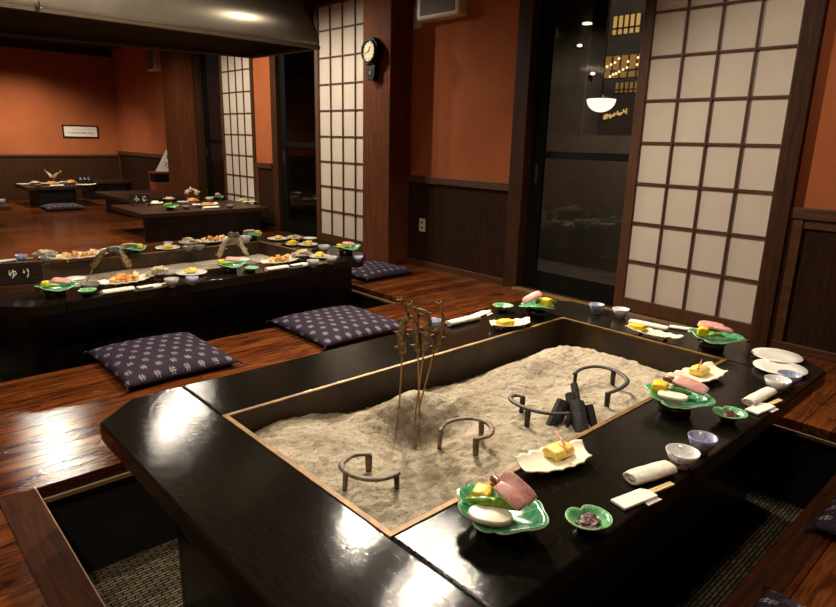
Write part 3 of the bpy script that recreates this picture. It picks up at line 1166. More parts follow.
def make_leaf_plate(label, loc, rotz, group, scale=1.0):
    r = thing('leaf_plate', label, 'plate', loc, rotz, group)
    b = BM()
    rim = leaf_plate(b, scale, 0.058)
    rp = [v.co.copy() for v in rim]
    obj('leaf_dish', b, 'leaf', r, smooth=True, solid=0.004)
    b = BM()
    n = len(rp)
    rings = []
    for i in range(n):
        t = (rp[(i + 1) % n] - rp[i - 1]).normalized()
        a = Vector((t.y, -t.x, 0)).normalized()
        rings.append([b.verts.new(rp[i] + 0.0024 * (math.cos(2 * PI * k / 6) * a + math.sin(2 * PI * k / 6) * Vector((0, 0, 1)))) for k in range(6)])
    for i in range(n):
        for k in range(6):
            b.faces.new((rings[i][k], rings[i][(k + 1) % 6], rings[(i + 1) % n][(k + 1) % 6], rings[(i + 1) % n][k]))
    obj('rim', b, 'rim_pale', r, smooth=True)
    b = BM()
    lathe(b, [(0, 0), (0.050, 0), (0.052, 0.004), (0.047, 0.012), (0.062, 0.032), (0, 0.033)], 32)
    obj('foot', b, 'foot', r, smooth=True)
    return r


def heart_radius(th):
    return 0.043 + 0.006 * abs(math.sin(th)) - 0.012 * math.exp(-((abs(th - PI)) / 0.28) ** 2) + 0.004 * math.cos(th)


def make_heart_dish(label, loc, rotz, group, scale=1.0):
    r = thing('heart_dish', label, 'dish', loc, rotz, group)
    b = BM()
    n, rings = 48, 7
    c = b.verts.new((0, 0, 0.010))
    g = []
    for k in range(1, rings + 1):
        t = k / rings
        g.append([b.verts.new((heart_radius(2 * PI * i / n) * t * scale * math.cos(2 * PI * i / n), heart_radius(2 * PI * i / n) * t * scale * math.sin(2 * PI * i / n), 0.010 + 0.024 * t ** 2.2)) for i in range(n)])
    for i in range(n):
        b.faces.new((c, g[0][i], g[0][(i + 1) % n]))
    for a, d in zip(g, g[1:]):
        for i in range(n):
            b.faces.new((a[i], d[i], d[(i + 1) % n], a[(i + 1) % n]))
    rp = [v.co.copy() for v in g[-1]]
    obj('dish', b, 'leaf2', r, smooth=True, solid=0.003)
    b = BM()
    tube(b, rp + [rp[0], rp[1]], 0.0018, 6)
    obj('rim', b, 'rim_pale', r, smooth=True)
    b = BM()
    lathe(b, [(0, 0), (0.022, 0), (0.022, 0.008), (0.030, 0.016), (0, 0.0165)], 24)
    obj('foot', b, 'foot', r, smooth=True)
    return r


def make_shell_plate(label, loc, rotz, group, L_=0.245, w=0.105):
    """oblong cream plate with rippled upturned long sides"""
    b = BM()
    nx, ny = 48, 14
    g = []
    for i in range(nx + 1):
        u = i / nx * 2 - 1
        row = []
        for j in range(ny + 1):
            v = j / ny * 2 - 1
            hw = w / 2 * (0.80 + 0.30 * (1 - abs(u) ** 2.2)) + 0.0035 * math.sin(u * 16 + v)
            x = u * L_ / 2 + 0.018 * v * (1 if u > 0 else 0.4) * abs(u)
            z = 0.010 + 0.012 * abs(v) ** 2.6 + 0.010 * abs(u) ** 3 + 0.0018 * math.sin(u * 16) * abs(v) ** 2
            row.append(b.verts.new((x, v * hw, z)))
        g.append(row)
    for i in range(nx):
        for j in range(ny):
            b.faces.new((g[i][j], g[i + 1][j], g[i + 1][j + 1], g[i][j + 1]))
    r = thing('oblong_plate', label, 'plate', loc, rotz, group)
    obj('dish', b, 'cream', r, smooth=True, solid=0.004)
    for x in (-0.06, 0.06):
        b = BM()
        tube(b, [(x, -0.025, 0.004), (x, 0.025, 0.004)], 0.0045, 6)
        obj('foot', b, 'cream', r)
    return r


def make_bowl(label, loc, group, m='bluewhite', R=0.046, h=0.044, foot=0.022, name='rice_bowl', cat='bowl', flute=0):
    mod = (lambda th: 1 + 0.035 * abs(math.sin(flute * th / 2))) if flute else None
    r = thing(name, label, cat, loc, random.uniform(0, 6), group)
    b = BM()
    prof = [(0, 0.008), (foot * 1.2, 0.008), (R * 0.80, h * 0.5), (R, h), (R * 0.955, h + 0.0005), (R * 0.74, h * 0.54), (foot * 0.9, 0.0125), (0, 0.012)]
    lathe(b, prof, 40, mod)
    obj('body', b, m, r, smooth=True)
    b = BM()
    lathe(b, [(0, 0), (foot, 0), (foot * 1.02, 0.009), (0, 0.0095)], 24)
    obj('foot', b, m, r, smooth=True)
    return r


def make_cup(label, loc, group, m='blue', R=0.040, h=0.045, name='tea_cup', flute=16, foot=0.018):
    return make_bowl(label, loc, group, m, R, h, foot, name, 'cup', flute)


def make_round_plate(label, loc, group, m='white', R=0.085, h=0.014, name='round_plate'):
    r = thing(name, label, 'plate', loc, random.uniform(0, 6), group)
    b = BM()
    lathe(b, [(0, 0.004), (R * 0.55, 0.004), (R, h), (R * 0.985, h + 0.003), (R * 0.6, 0.008), (0, 0.0075)], 48)
    obj('dish', b, m, r, smooth=True)
    b = BM()
    lathe(b, [(R * 0.42, 0.0), (R * 0.5, 0.0), (R * 0.5, 0.0045), (R * 0.42, 0.0045), (R * 0.42, 0)], 32)
    obj('foot_ring', b, m, r, smooth=True)
    return r


def make_towel(label, loc, rotz, group, L_=0.175, rad=0.019):
    """rolled white hand towel, flattened, its spiral showing at the ends"""
    r = BM()
    n = 40
    nr = 26
    rows = []
    for k in range(nr):
        t = k / (nr - 1) * 2 - 1
        row = []
        for i in range(n):
            a = 2 * PI * i / n
            rr_ = rad * (1 + 0.05 * noise.noise(Vector((t * 3, math.cos(a) * 2, math.sin(a) * 2))) + (0.07 if 0.1 < (a / (2 * PI)) < 0.16 else 0))
            rr_ *= 1 - 0.12 * abs(t) ** 6
            row.append(r.verts.new((t * L_ / 2, rr_ * 1.35 * math.cos(a), rad * 0.74 + rr_ * 0.72 * math.sin(a))))
        rows.append(row)
    for a, c in zip(rows, rows[1:]):
        for i in range(n):
            r.faces.new((a[i], a[(i + 1) % n], c[(i + 1) % n], c[i]))
    for row, sx in ((rows[0], 0.004), (rows[-1], -0.004)):
        prev = row
        for q in (0.72, 0.66, 0.4, 0.34):
            cen = sum((v.co for v in row), Vector()) / n
            cur = [r.verts.new(cen + (v.co - cen) * q + Vector((sx if q in (0.66, 0.4) else 0, 0, 0))) for v in row]
            for i in range(n):
                r.faces.new((prev[i], prev[(i + 1) % n], cur[(i + 1) % n], cur[i]))
            prev = cur
        r.faces.new(prev)
    o = obj('rolled_towel', r, 'towel', None, smooth=True, loc=loc, rot=(0, 0, rotz))
    return tag(o, label, 'towel', group)


def make_chopsticks(label, loc, rotz, group, sl=0.10, sw=0.034, out=0.085):
    """paper sleeve with the two stick ends showing; +x is the open end"""
    r = thing('chopsticks_in_sleeve', label, 'chopsticks', loc, rotz, group)
    b = BM()
    prism(b, [(-sl / 2, -sw / 2), (sl / 2, -sw / 2), (sl / 2 + 0.004, sw * 0.1), (sl / 2 - 0.012, sw / 2), (-sl / 2, sw / 2)], 0.002, 0.0095)
    sv = obj('paper_sleeve', b, 'sleeve', r, bevel=0.002)
    b = BM()
    prism(b, [(sl * 0.1, -sw * 0.75), (sl / 2 + 0.004, -sw * 0.70), (sl / 2 - 0.003, -sw * 0.28), (sl * 0.12, -sw * 0.3)], 0.0002, 0.0022)
    obj('paper_flap', b, 'sleeve', sv)
    for s_ in (-1, 1):
        b = BM()
        box(b, 0, s_ * 0.0043 - 0.0038, 0.003, sl / 2 + out, s_ * 0.0043 + 0.0038, 0.0090)
        obj('stick', b, 'stick', r, bevel=0.001)
    return r


# foods ------------------------------------------------------------
def food(name, label, m, bm, loc, cat, group, rotz=0, smooth=True, bevel=0, tilt=(0, 0)):
    o = obj(name, bm, m, None, smooth=smooth, loc=loc, rot=(tilt[0], tilt[1], rotz), bevel=bevel)
    return tag(o, label, cat, group)


def omelette(label, loc, rotz, s=(0.018, 0.022, 0.013), m='egg', group='omelette pieces on the tables'):
    b = BM()
    r0 = bmesh.ops.create_cube(b, size=2.0)
    bmesh.ops.subdivide_edges(b, edges=b.edges, cuts=6, use_grid_fill=True)
    for v in b.verts:
        p = v.co.copy()
        sp = p.normalized() * 1.18
        p = p * 0.55 + sp * 0.45
        p *= 1 + 0.13 * noise.noise(p * 1.7 + Vector(loc) * 9)
        v.co = Vector((p.x * s[0], p.y * s[1], p.z * s[2]))
    return food('rolled_omelette', label, m, b, loc, 'food', group, rotz, True)


def ham(label, loc, rotz, tilt, s=0.034, group='ham slices on the leaf plates'):
    """thick bent pink slice with a pale fat rim as a child"""
    def slab(k, z0, z1):
        b = BM()
        n = 12
        up_, lo_ = [], []
        for i in range(n + 1):
            u = i / n * 2 - 1
            hw = s * 0.40 * (1 - 0.30 * u ** 4) * k
            zc = 0.004 * (1 - u * u)
            up_.append([b.verts.new((u * s * k, -hw, zc + z1)), b.verts.new((u * s * k, hw, zc + z1))])
            lo_.append([b.verts.new((u * s * k, -hw, zc + z0)), b.verts.new((u * s * k, hw, zc + z0))])
        for i in range(n):
            b.faces.new((up_[i][0], up_[i + 1][0], up_[i + 1][1], up_[i][1]))
            b.faces.new((lo_[i][1], lo_[i + 1][1], lo_[i + 1][0], lo_[i][0]))
            b.faces.new((lo_[i][0], lo_[i + 1][0], up_[i + 1][0], up_[i][0]))
            b.faces.new((lo_[i + 1][1], lo_[i][1], up_[i][1], up_[i + 1][1]))
        for e in (0, n):
            b.faces.new((lo_[e][0], up_[e][0], up_[e][1], lo_[e][1]))
        return b
    o = obj('ham_slice', slab(1.0, -0.0055, 0.0055), 'ham', None, loc=loc, rot=(tilt[0], tilt[1], rotz), bevel=0.002, smooth=True)
    tag(o, label, 'food', group)
    obj('fat_edge', slab(1.025, -0.0022, 0.0022), 'fat', o)
    return o


def pepper(label, loc, rotz, L_=0.05, m='pepper', group='green vegetables on the leaf plates'):
    b = BM()
    pts, rs = [], []
    for i in range(14):
        t = i / 13 * 2 - 1
        pts.append((t * L_, 0.008 * math.sin(t * 2), 0.003 * math.cos(t * 3)))
        rs.append(0.0125 * (1 - 0.75 * abs(t) ** 3) * (1 + 0.12 * math.sin(i * 1.7)))
    tube(b, pts, rs, 12, 0.8)
    return food('green_pepper', label, m, b, loc, 'food', group, rotz)


def radish(label, loc, rotz=0, R=0.028, group='white radish slices on the leaf plates'):
    b = BM()
    lathe(b, [(0, -0.005), (R * 0.95, -0.005), (R, -0.003), (R, 0.003), (R * 0.95, 0.006), (R * 0.9, 0.0066), (0, 0.007)], 28, lambda a: 1 + 0.18 * math.cos(2 * a))
    return food('radish_slice', label, 'radish', b, loc, 'food', group, rotz)


def sausage(label, loc, rotz, tilt=(0, 0), L_=0.024, group='brown sausages on the leaf plates'):
    b = BM()
    pts = [(-L_, 0, 0), (-L_ * 0.85, 0, 0.002), (0, 0, 0.004), (L_ * 0.85, 0, 0.002), (L_, 0, 0)]
    tube(b, pts, [0.003, 0.010, 0.0125, 0.010, 0.003], 14)
    return food('brown_sausage', label, 'sausage', b, loc, 'food', group, rotz, tilt=tilt)


def ginger(label, loc, rotz, tilt, L_=0.05, group='pink ginger shoots on the oblong plates'):
    b = BM()
    tube(b, [(-L_, 0, 0), (-L_ * 0.6, 0.002, 0.001), (0, 0, 0.003), (L_, 0.003, 0.002)], [0.006, 0.0045, 0.0032, 0.0018], 8)
    return food('ginger_shoot', label, 'ginger', b, loc, 'food', group, rotz, tilt=tilt)


def blob(name, label, m, loc, s, group, seed=0, rough=0.25, rotz=0):
    b = BM()
    lump(b, (0, 0, 0), s, seed, rough)
    return food(name, label, m, b, loc, 'food', group, rotz)


# ------------------------------------------------------------------ places set at the front table
GL = 'green leaf plates on the front table'
PLATE_DIR = -1.25          # tips point towards the near long edge


def leaf_setting(px, py, rot, who, kind=0, scale=1.0):
    c = T(px, py, TT + 0.05)
    make_leaf_plate('green leaf-shaped plate of food ' + who, (c.x, c.y, TT), rot, GL, scale)
    Rz = Matrix.Rotation(rot, 3, 'Z')

    def at(x, y, z):
        return Vector((c.x, c.y, TT)) + Rz @ Vector((x * scale, y * scale, z))
    return at


# local frame: +x to the tip (lower right in the picture), +y to the upper right
at = leaf_setting(499, 509, -1.50, 'nearest the viewer', scale=0.94)
omelette('yellow omelette piece on the leaf plate nearest the viewer', at(-0.050, 0.000, 0.066), -1.2, (0.022, 0.026, 0.016))
sausage('brown sausage standing behind the omelette on the nearest leaf plate', at(-0.022, 0.030, 0.084), -1.75, (0, 0.35), 0.033)
pepper('bright green pepper strip across the nearest leaf plate', at(-0.008, -0.022, 0.072), -1.20, 0.058)
radish('white radish slice at the front of the nearest leaf plate', at(0.012, -0.052, 0.062), -1.0, 0.042)
ham('upper pink ham slice leaning on the nearest leaf plate', at(0.022, 0.040, 0.098), -1.60, (0.71, 0.28), 0.047)
ham('lower pink ham slice lying across the nearest leaf plate', at(0.026, 0.004, 0.092), -1.62, (0.41, 0.22), 0.040)

at = leaf_setting(676, 397, -1.55, 'beside the ash bed, second from the viewer', scale=0.94)
omelette('yellow omelette piece on the leaf plate second from the viewer', at(-0.056, -0.012, 0.070), -1.3, (0.024, 0.026, 0.018))
pepper('dark green vegetable across the leaf plate second from the viewer', at(0.0, -0.004, 0.074), -1.45, 0.046, 'greens')
radish('white radish slice at the front of the leaf plate second from the viewer', at(0.006, -0.044, 0.067), -1.3, 0.040)
sausage('orange brown sausage on the leaf plate second from the viewer', at(-0.040, 0.050, 0.082), -1.55, (0, 0.05), 0.034)
ham('long pink ham slice along the back of the leaf plate second from the viewer', at(0.030, 0.036, 0.092), -1.58, (0.56, 0.12), 0.054)

at = leaf_setting(713, 337, -1.45, 'before the shoji screen at the right end', scale=0.95)
omelette('yellow omelette piece on the leaf plate before the shoji screen', at(-0.040, -0.022, 0.070), -1.2, (0.022, 0.026, 0.020))
pepper('bright green pepper on the leaf plate before the shoji screen', at(0.020, -0.036, 0.070), -1.3, 0.034)
ham('long pink ham slice on the leaf plate before the shoji screen', at(-0.022, 0.024, 0.092), -1.4, (0.45, 0.0), 0.052)
ham('short pink ham slice on the right of the leaf plate before the shoji', at(0.040, 0.006, 0.090), -1.3, (0.38, 0.15), 0.036)

at = leaf_setting(537, 306, 0.25, 'on the far back corner', scale=0.9)
omelette('yellow omelette piece on the leaf plate at the far back corner', at(0.016, -0.046, 0.072), 0.2, (0.026, 0.026, 0.022))
pepper('dark greens at the right of the leaf plate on the far back corner', at(0.05, -0.066, 0.070), -0.6, 0.034, 'greens')
ham('pink ham slice standing on the leaf plate at the far back corner', at(-0.022, 0.024, 0.096), -0.55, (0.56, -0.45), 0.050)
sausage('brown sausage beside the ham on the leaf plate at the far back corner', at(-0.004, -0.006, 0.074), 0.4, (0, 0), 0.028)

GH = 'small green heart dishes on the front table'
for px, py, rot, lab, paste_lab in (
        (587.5, 518.5, -2.0, 'small green heart-shaped dish of dark paste nearest the viewer', 'red brown paste in the heart dish nearest the viewer'),
        (729, 413.5, -2.1, 'small green heart-shaped dish right of the second leaf plate', 'brown paste in the heart dish right of the second leaf plate'),
        (503, 306.5, 0.6, 'small green heart-shaped dish on the far back edge by the leaf plate', None)):
    c = T(px, py, TT + 0.028)
    make_heart_dish(lab, (c.x, c.y, TT), rot, GH, 1.06)
    if paste_lab:
        b = BM()
        lump(b, (0, 0, 0), (0.030, 0.026, 0.009), 4, 0.3, 4)
        for v in b.verts:
            v.co.z += 0.003 * noise.noise(v.co * 220)
        Rv = Matrix.Rotation(rot, 3, 'Z') @ Vector((0.006, 0, 0))
        food('bean_paste', paste_lab, 'paste', b, (c.x + Rv.x, c.y + Rv.y, TT + 0.021), 'food', 'paste in the heart dishes')

GS = 'oblong cream plates on the front table'


def shell_setting(a_, b_, who, egg_u, egg_v, gin=None, m='egg_pale', L_=None, w=0.1):
    A, B = T(*a_, TT + 0.02), T(*b_, TT + 0.02)
    c = (A + B) / 2
    d = B - A
    rot = math.atan2(d.y, d.x)
    L_ = L_ or d.length
    make_shell_plate('oblong cream plate ' + who, (c.x, c.y, TT), rot, GS, L_, w)
    Rz = Matrix.Rotation(rot, 3, 'Z')
    e = Vector((c.x, c.y, TT)) + Rz @ Vector((egg_u * L_ / 2, egg_v * w / 2, 0.028))
    omelette('pale omelette on the plate ' + who, e, rot + 0.15, (0.040, 0.027, 0.013), m, 'omelettes on the oblong plates')
    if gin:
        e2 = e + Rz @ Vector((gin[0], gin[1], 0.022))
        ginger('pink ginger shoot over the omelette ' + who, e2, rot + gin[2], (0, -0.28), gin[3])


shell_setting((521, 468), (586, 451), 'beside the ash, nearest the viewer', 0.30, 0.42, (0.010, 0.0, 1.35, 0.042), w=0.105)
shell_setting((675, 382), (719, 369), 'by the right corner of the ash bed', 0.25, 0.30, (0.0, 0.0, 0.35, 0.035), w=0.115)
shell_setting((630, 327), (677, 339), 'along the right end of the hearth before the shoji', -0.70, 0.0, None, 'egg', w=0.085)
shell_setting((491, 325), (530, 322), 'at the far back edge of the front hearth', -0.30, -0.1, None, 'egg', w=0.095)

GO = 'rolled towels on the front table'
for a_, b_, lab, rad in (
        ((630, 479), (670, 467), 'white rolled towel beside the blue and white bowl nearest the viewer', 0.021),
        ((748, 402), (771, 390), 'white rolled towel in front of the bowl by the two round plates', 0.018),
        ((630, 321), (669, 329), 'white rolled towel along the right end of the front table before the shoji', 0.018),
        ((448, 323.5), (478, 316.5), 'white rolled towel just right of the skewered fish', 0.018)):
    A, B = T(*a_, TT + 0.015), T(*b_, TT + 0.015)
    d = B - A
    make_towel(lab, ((A.x + B.x) / 2, (A.y + B.y) / 2, TT), math.atan2(d.y, d.x), GO, d.length, rad)

GC = 'chopsticks in paper sleeves on the front table'
for a_, b_, lab, sl, out in (
        ((616, 503), (652, 494), 'chopsticks in a white sleeve below the nearest rolled towel', 0.12, 0.085),
        ((748, 412), (772, 405), 'chopsticks in a white sleeve on the near edge by the second heart dish', 0.115, 0.08),
        ((670, 326), (700, 331), 'chopsticks in a white sleeve left of the leaf plate before the shoji', 0.14, 0.06),
        ((470, 317), (491, 311), 'chopsticks in a white sleeve on the far back edge right of the fish', 0.13, 0.03)):
    A, B = T(*a_, TT + 0.006), T(*b_, TT + 0.006)
    d = B - A
    rot = math.atan2(d.y, d.x) + (0.14 if a_[0] == 616 else 0.1)
    make_chopsticks(lab, ((A.x + B.x) / 2, (A.y + B.y) / 2, TT), rot, GC, sl, 0.046, out)

GB = 'blue and white bowls on the front table'
for px, py, lab, R_ in (
        (683, 451.5, 'white bowl with a blue pattern nearest the viewer', 0.045),
        (778, 379.5, 'white bowl with a blue pattern in front of the round plates', 0.045),
        (621, 309, 'white bowl with a blue pattern at the far right end by the shoji', 0.043)):
    c = T(px, py, TT + 0.044)
    make_bowl(lab, (c.x, c.y, TT), GB, 'bluewhite', R_, 0.046, 0.022)
GU = 'fluted blue cups on the front table'
for px, py, lab, R_ in (
        (703, 436.5, 'fluted blue grey cup beside the nearest blue and white bowl', 0.040),
        (790, 373.5, 'fluted blue cup behind the bowl by the round plates', 0.040),
        (597, 304, 'fluted blue cup at the far right end before the glass door', 0.039),
        (434, 320, 'pale blue grey cup seen behind the skewered fish', 0.040)):
    c = T(px, py, TT + 0.05)
    make_cup(lab, (c.x, c.y, TT), GU, 'blue', R_, 0.05)
GP = 'white round plates on the right corner of the front table'
for px, py, lab in ((777, 355.5, 'white round plate on the right corner of the front table, farther one'),
                    (780, 367.5, 'white round plate on the right corner, nearer one behind the bowl')):
    c = T(px, py, TT + 0.014)
    make_round_plate(lab, (c.x, c.y, TT), GP, 'white', 0.097)


# ------------------------------------------------------------------ the middle table laid for guests
def on2(px, py, h=0.0):
    p = T(px, py, TT + h)
    return Vector((p.x, p.y, TT))


protos = {}


def put(kind, label, p, rotz=0.0, scale=1.0, group=None):
    """copies of a crockery kind for the farther tables"""
    g = group or 'dishes on the middle table'
    if kind not in protos:
        z = (0, 0, 0)
        if kind == 'leaf':
            r = make_leaf_plate(label, z, 0, g, 0.92)
        elif kind == 'heart':
            r = make_heart_dish(label, z, 0, g)
        elif kind == 'oblong':
            r = make_shell_plate(label, z, 0, g, 0.27, 0.13)
        elif kind == 'plate':
            r = make_round_plate(label, z, g, 'white', 0.095)
        elif kind == 'saucer':
            r = make_round_plate(label, z, g, 'white', 0.06, name='small_plate')
        elif kind == 'footed':
            r = thing('footed_bowl', label, 'bowl', z, 0, g)
            b = BM()
            lathe(b, [(0, 0.030), (0.04, 0.031), (0.080, 0.046), (0.078, 0.049), (0.05, 0.037), (0, 0.035)], 36)
            obj('bowl', b, 'celadon', r, smooth=True)
            b = BM()
            lathe(b, [(0, 0), (0.042, 0), (0.034, 0.012), (0.032, 0.031), (0, 0.0315)], 28)
            obj('foot', b, 'glassy', r, smooth=True)
        elif kind == 'bowl':
            r = make_bowl(label, z, g, 'glassy', 0.05, 0.042, 0.024, 'small_bowl')
        elif kind == 'silver':
            r = make_bowl(label, z, g, 'celadon', 0.05, 0.055, 0.024, 'grey_bowl')
        elif kind == 'cup':
            r = make_cup(label, z, g, 'celadon', 0.042, 0.05, 'grey_cup', 0)
        elif kind == 'bluecup':
            r = make_cup(label, z, g, 'blue', 0.036, 0.045, 'blue_cup')
        elif kind == 'towel':
            r = make_towel(label, z, 0, g, 0.17, 0.018)
        elif kind == 'chop':
            r = make_chopsticks(label, z, 0, g, 0.13, 0.04, 0.04)
        protos[kind] = r
        r.location = p
        r.rotation_euler = (0, 0, rotz)
        r.scale = (scale,) * 3
        r['group'] = g
        return r
    r = dup(protos[kind], p, rotz, label, g)
    r.scale = (scale,) * 3
    return r


G2F = 'food on the middle table'


def tempura(where, p, rotz, z=0.02, n=3, seed=0, sp=0.042):
    Rz = Matrix.Rotation(rotz, 3, 'Z')
    rd = random.Random(seed + 11)
    for k in range(n):
        q = p + Rz @ Vector(((k - (n - 1) / 2) * sp, rd.uniform(-0.015, 0.015), z + 0.014 + 0.012 * (k % 2)))
        b = BM()
        lump(b, (0, 0, 0), (0.038, 0.018, 0.018), seed + k, 0.5)
        food('tempura_piece', 'golden tempura piece heaped on the oblong plate ' + where, 'tempura' if k % 3 else 'salmon', b, q, 'food', 'tempura on the plate ' + where, rotz + rd.uniform(0.2, 1.2))


def yellow(where, p, z=0.012, s=0.032, m='egg_pale', lab='pale yellow food on the white plate '):
    b = BM()
    lump(b, (0, 0, 0), (s, s * 0.75, 0.016), int(p.x * 100), 0.4)
    food('yellow_food', lab + where, m, b, p + Vector((0, 0, z + 0.012)), 'food', G2F)


def salad(where, p, z=0.054, s=0.046):
    b = BM()
    lump(b, (0, 0, 0), (s, s * 0.9, 0.020), int(p.x * 130), 0.5)
    food('mixed_salad', 'mixed salad heaped in the footed bowl ' + where, 'salad', b, p + Vector((0, 0, z)), 'food', G2F)


def leaf_food(where, p, rotz, z=0.055):
    Rz = Matrix.Rotation(rotz, 3, 'Z')
    ham('pink ham slice on the green leaf plate ' + where, p + Rz @ Vector((0.03, 0.02, z + 0.022)), rotz - 0.3, (0.5, 0.1), 0.045, G2F)
    pepper('green pepper strip on the green leaf plate ' + where, p + Rz @ Vector((-0.02, -0.035, z + 0.010)), rotz, 0.045, 'pepper', G2F)
    omelette('yellow omelette on the green leaf plate ' + where, p + Rz @ Vector((-0.045, 0.02, z + 0.012)), rotz, group=G2F)


near, far_ = 'on the near side of the middle table ', 'on the far side of the middle table '
# near side, left to right
p = on2(55, 287, 0.05); put('leaf', 'green leaf plate right of the lily name sign on the middle table', p, -0.3, 0.95); leaf_food('right of the name sign', p, -0.3)
p = on2(75, 279, 0.01); put('saucer', 'small white plate behind the leaf plate by the name sign', p, 0, 1.0)
p = on2(86.5, 290.5, 0.03); put('heart', 'small green dish right of the leaf plate by the name sign', p, -0.5)
p = on2(90, 283.5, 0.04); put('bowl', 'smoky grey bowl behind the small green dish by the name sign', p)
p = on2(118, 291, 0.01); put('towel', 'white rolled towel on the near edge below the left fish, middle table', p, 0.05)
p = on2(149, 287, 0.0); put('chop', 'chopsticks in a white sleeve right of the towel below the left fish', p, 0.1)
p = on2(125, 281, 0.02); put('oblong', 'oblong cream plate of tempura under the left fish, middle table', p, 0.08, 1.05); tempura('under the left fish', p, 0.1, n=4, seed=1)
p = on2(160, 272, 0.045); put('footed', 'footed grey bowl of salad right of the left tempura plate', p); salad('right of the left tempura plate', p)
p = on2(171.5, 278.5, 0.05); put('cup', 'grey cup in front of the footed bowl, near edge of the middle table', p)
p = on2(191.5, 272.5, 0.012); put('plate', 'white round plate of yellow food at the middle of the near edge', p); yellow('at the middle of the near edge', p, s=0.036)
p = on2(192, 277, 0.045); put('bluecup', 'small blue cup in front of the white plate mid near edge', p)
p = on2(229, 264.5, 0.05); put('leaf', 'green leaf plate below the pale fish on the middle table', p, -0.3, 0.92); leaf_food('below the pale fish', p, -0.3)
p = on2(241, 260, 0.01); put('saucer', 'small white plate behind the leaf plate below the pale fish', p, 0, 1.1)
p = on2(251, 268, 0.03); put('heart', 'small green dish right of the leaf plate below the pale fish', p, -0.5)
p = on2(249, 262.5, 0.04); put('bowl', 'smoky grey bowl at the foot of the right pale fish', p)
p = on2(280, 261, 0.02); put('oblong', 'oblong cream plate of tempura right of the pale fish', p, 0.08, 1.05); tempura('right of the pale fish', p, 0.1, n=4, seed=5)
p = on2(277, 268.5, 0.01); put('towel', 'white rolled towel in front of the right tempura plate, middle table', p, 0.05)
p = on2(299, 265, 0.0); put('chop', 'chopsticks in a white sleeve right of the right tempura plate', p, 0.15)
p = on2(302, 254, 0.045); put('footed', 'footed grey bowl of salad behind the right tempura plate', p); salad('behind the right tempura plate', p)
p = on2(313, 260, 0.05); put('cup', 'grey cup on the near edge towards the right end, left one of two', p)
p = on2(320, 256, 0.012); put('plate', 'white round plate of yellow food between the two grey cups', p, 0, 0.85); yellow('between the two grey cups', p, s=0.036)
p = on2(331, 257, 0.05); put('cup', 'grey cup on the near edge towards the right end, right one of two', p, 0, 1.05)
p = on2(346, 248, 0.05); put('leaf', 'green leaf plate on the right end corner of the middle table', p, -0.2, 1.0); leaf_food('on the right end corner', p, -0.2)
p = on2(358.5, 255, 0.05); put('bluecup', 'small pale cup at the outer right corner of the middle table', p, 0, 0.9)
# right end
p = on2(308, 244, 0.012); put('plate', 'white round plate at the right end behind the salad bowl', p, 0, 0.85); yellow('at the right end behind the salad bowl', p, s=0.04)
p = on2(292, 244, 0.012); put('saucer', 'small white plate of yellow food on the right end corner of the hearth', p, 0, 0.9); yellow('on the right hearth corner', p, s=0.045, m='egg')
p = on2(324, 246, 0.05); put('cup', 'pale grey cup on the right end left of the leaf plate', p, 0, 1.1)
# far side, left to right
p = on2(12, 261, 0.0); put('chop', 'chopsticks in a white sleeve behind the lily name sign', p, 0.05, 1.2)
p = on2(21, 255, 0.045); put('bluecup', 'blue grey cup behind the lily name sign at the far left', p, 0, 1.05)
p = on2(45, 253.5, 0.045); put('footed', 'footed grey bowl of salad at the far left of the middle table', p); salad('at the far left', p)
p = on2(47, 259, 0.03); put('bowl', 'smoky grey bowl before the far left salad bowl', p, 0, 1.1)
p = on2(80, 257, 0.02); put('oblong', 'oblong cream plate of tempura on the far left side', p, 0.05, 1.5); tempura('on the far left side', p, 0.05, n=4, seed=9, sp=0.06)
p = on2(117, 248, 0.05); put('silver', 'grey bowl behind the left fish on the far side', p, 0, 1.05)
p = on2(133, 248, 0.05); put('leaf', 'green leaf plate on the far side right of the left fish', p, 0.2, 0.85); leaf_food('right of the left fish, far side', p, 2.9)
p = on2(168, 247.5, 0.012); put('plate', 'white round plate of yellow food mid far side of the middle table', p, 0, 1.0); yellow('mid far side', p, s=0.034)
p = on2(168, 242, 0.045); put('bluecup', 'blue cup behind the white plate mid far side', p)
p = on2(189, 242, 0.045); put('footed', 'footed grey bowl of salad mid far side left of the tempura', p); salad('mid far side left of the tempura', p)
p = on2(188, 247, 0.03); put('bowl', 'smoky grey bowl before the mid far side salad bowl, left one', p, 0, 0.9)
p = on2(199, 246, 0.03); put('bowl', 'smoky grey bowl before the mid far side salad bowl, right one', p, 0, 0.9)
p = on2(213, 241, 0.02); put('oblong', 'oblong cream plate of tempura behind the pale fish', p, 0.05, 1.1); tempura('behind the pale fish', p, 0.05, n=4, seed=13, sp=0.05)
p = on2(245, 237, 0.05); put('silver', 'grey bowl behind the pale fish on the far side', p, 0, 1.05)
p = on2(252, 234, 0.05); put('leaf', 'green leaf plate on the far side behind the pale fish', p, 0.2, 0.85); leaf_food('behind the pale fish, far side', p, 2.9)
p = on2(278, 238.5, 0.012); put('plate', 'white round plate of yellow food at the far right corner, left one', p, 0, 0.95); yellow('at the far right corner', p, s=0.036)
p = on2(295, 237, 0.045); put('footed', 'footed grey bowl of salad at the far right corner of the middle table', p, 0, 0.9); salad('at the far right corner', p, 0.043)
p = on2(310, 238.5, 0.01); put('saucer', 'small white plate at the far right corner beside the shoji', p)


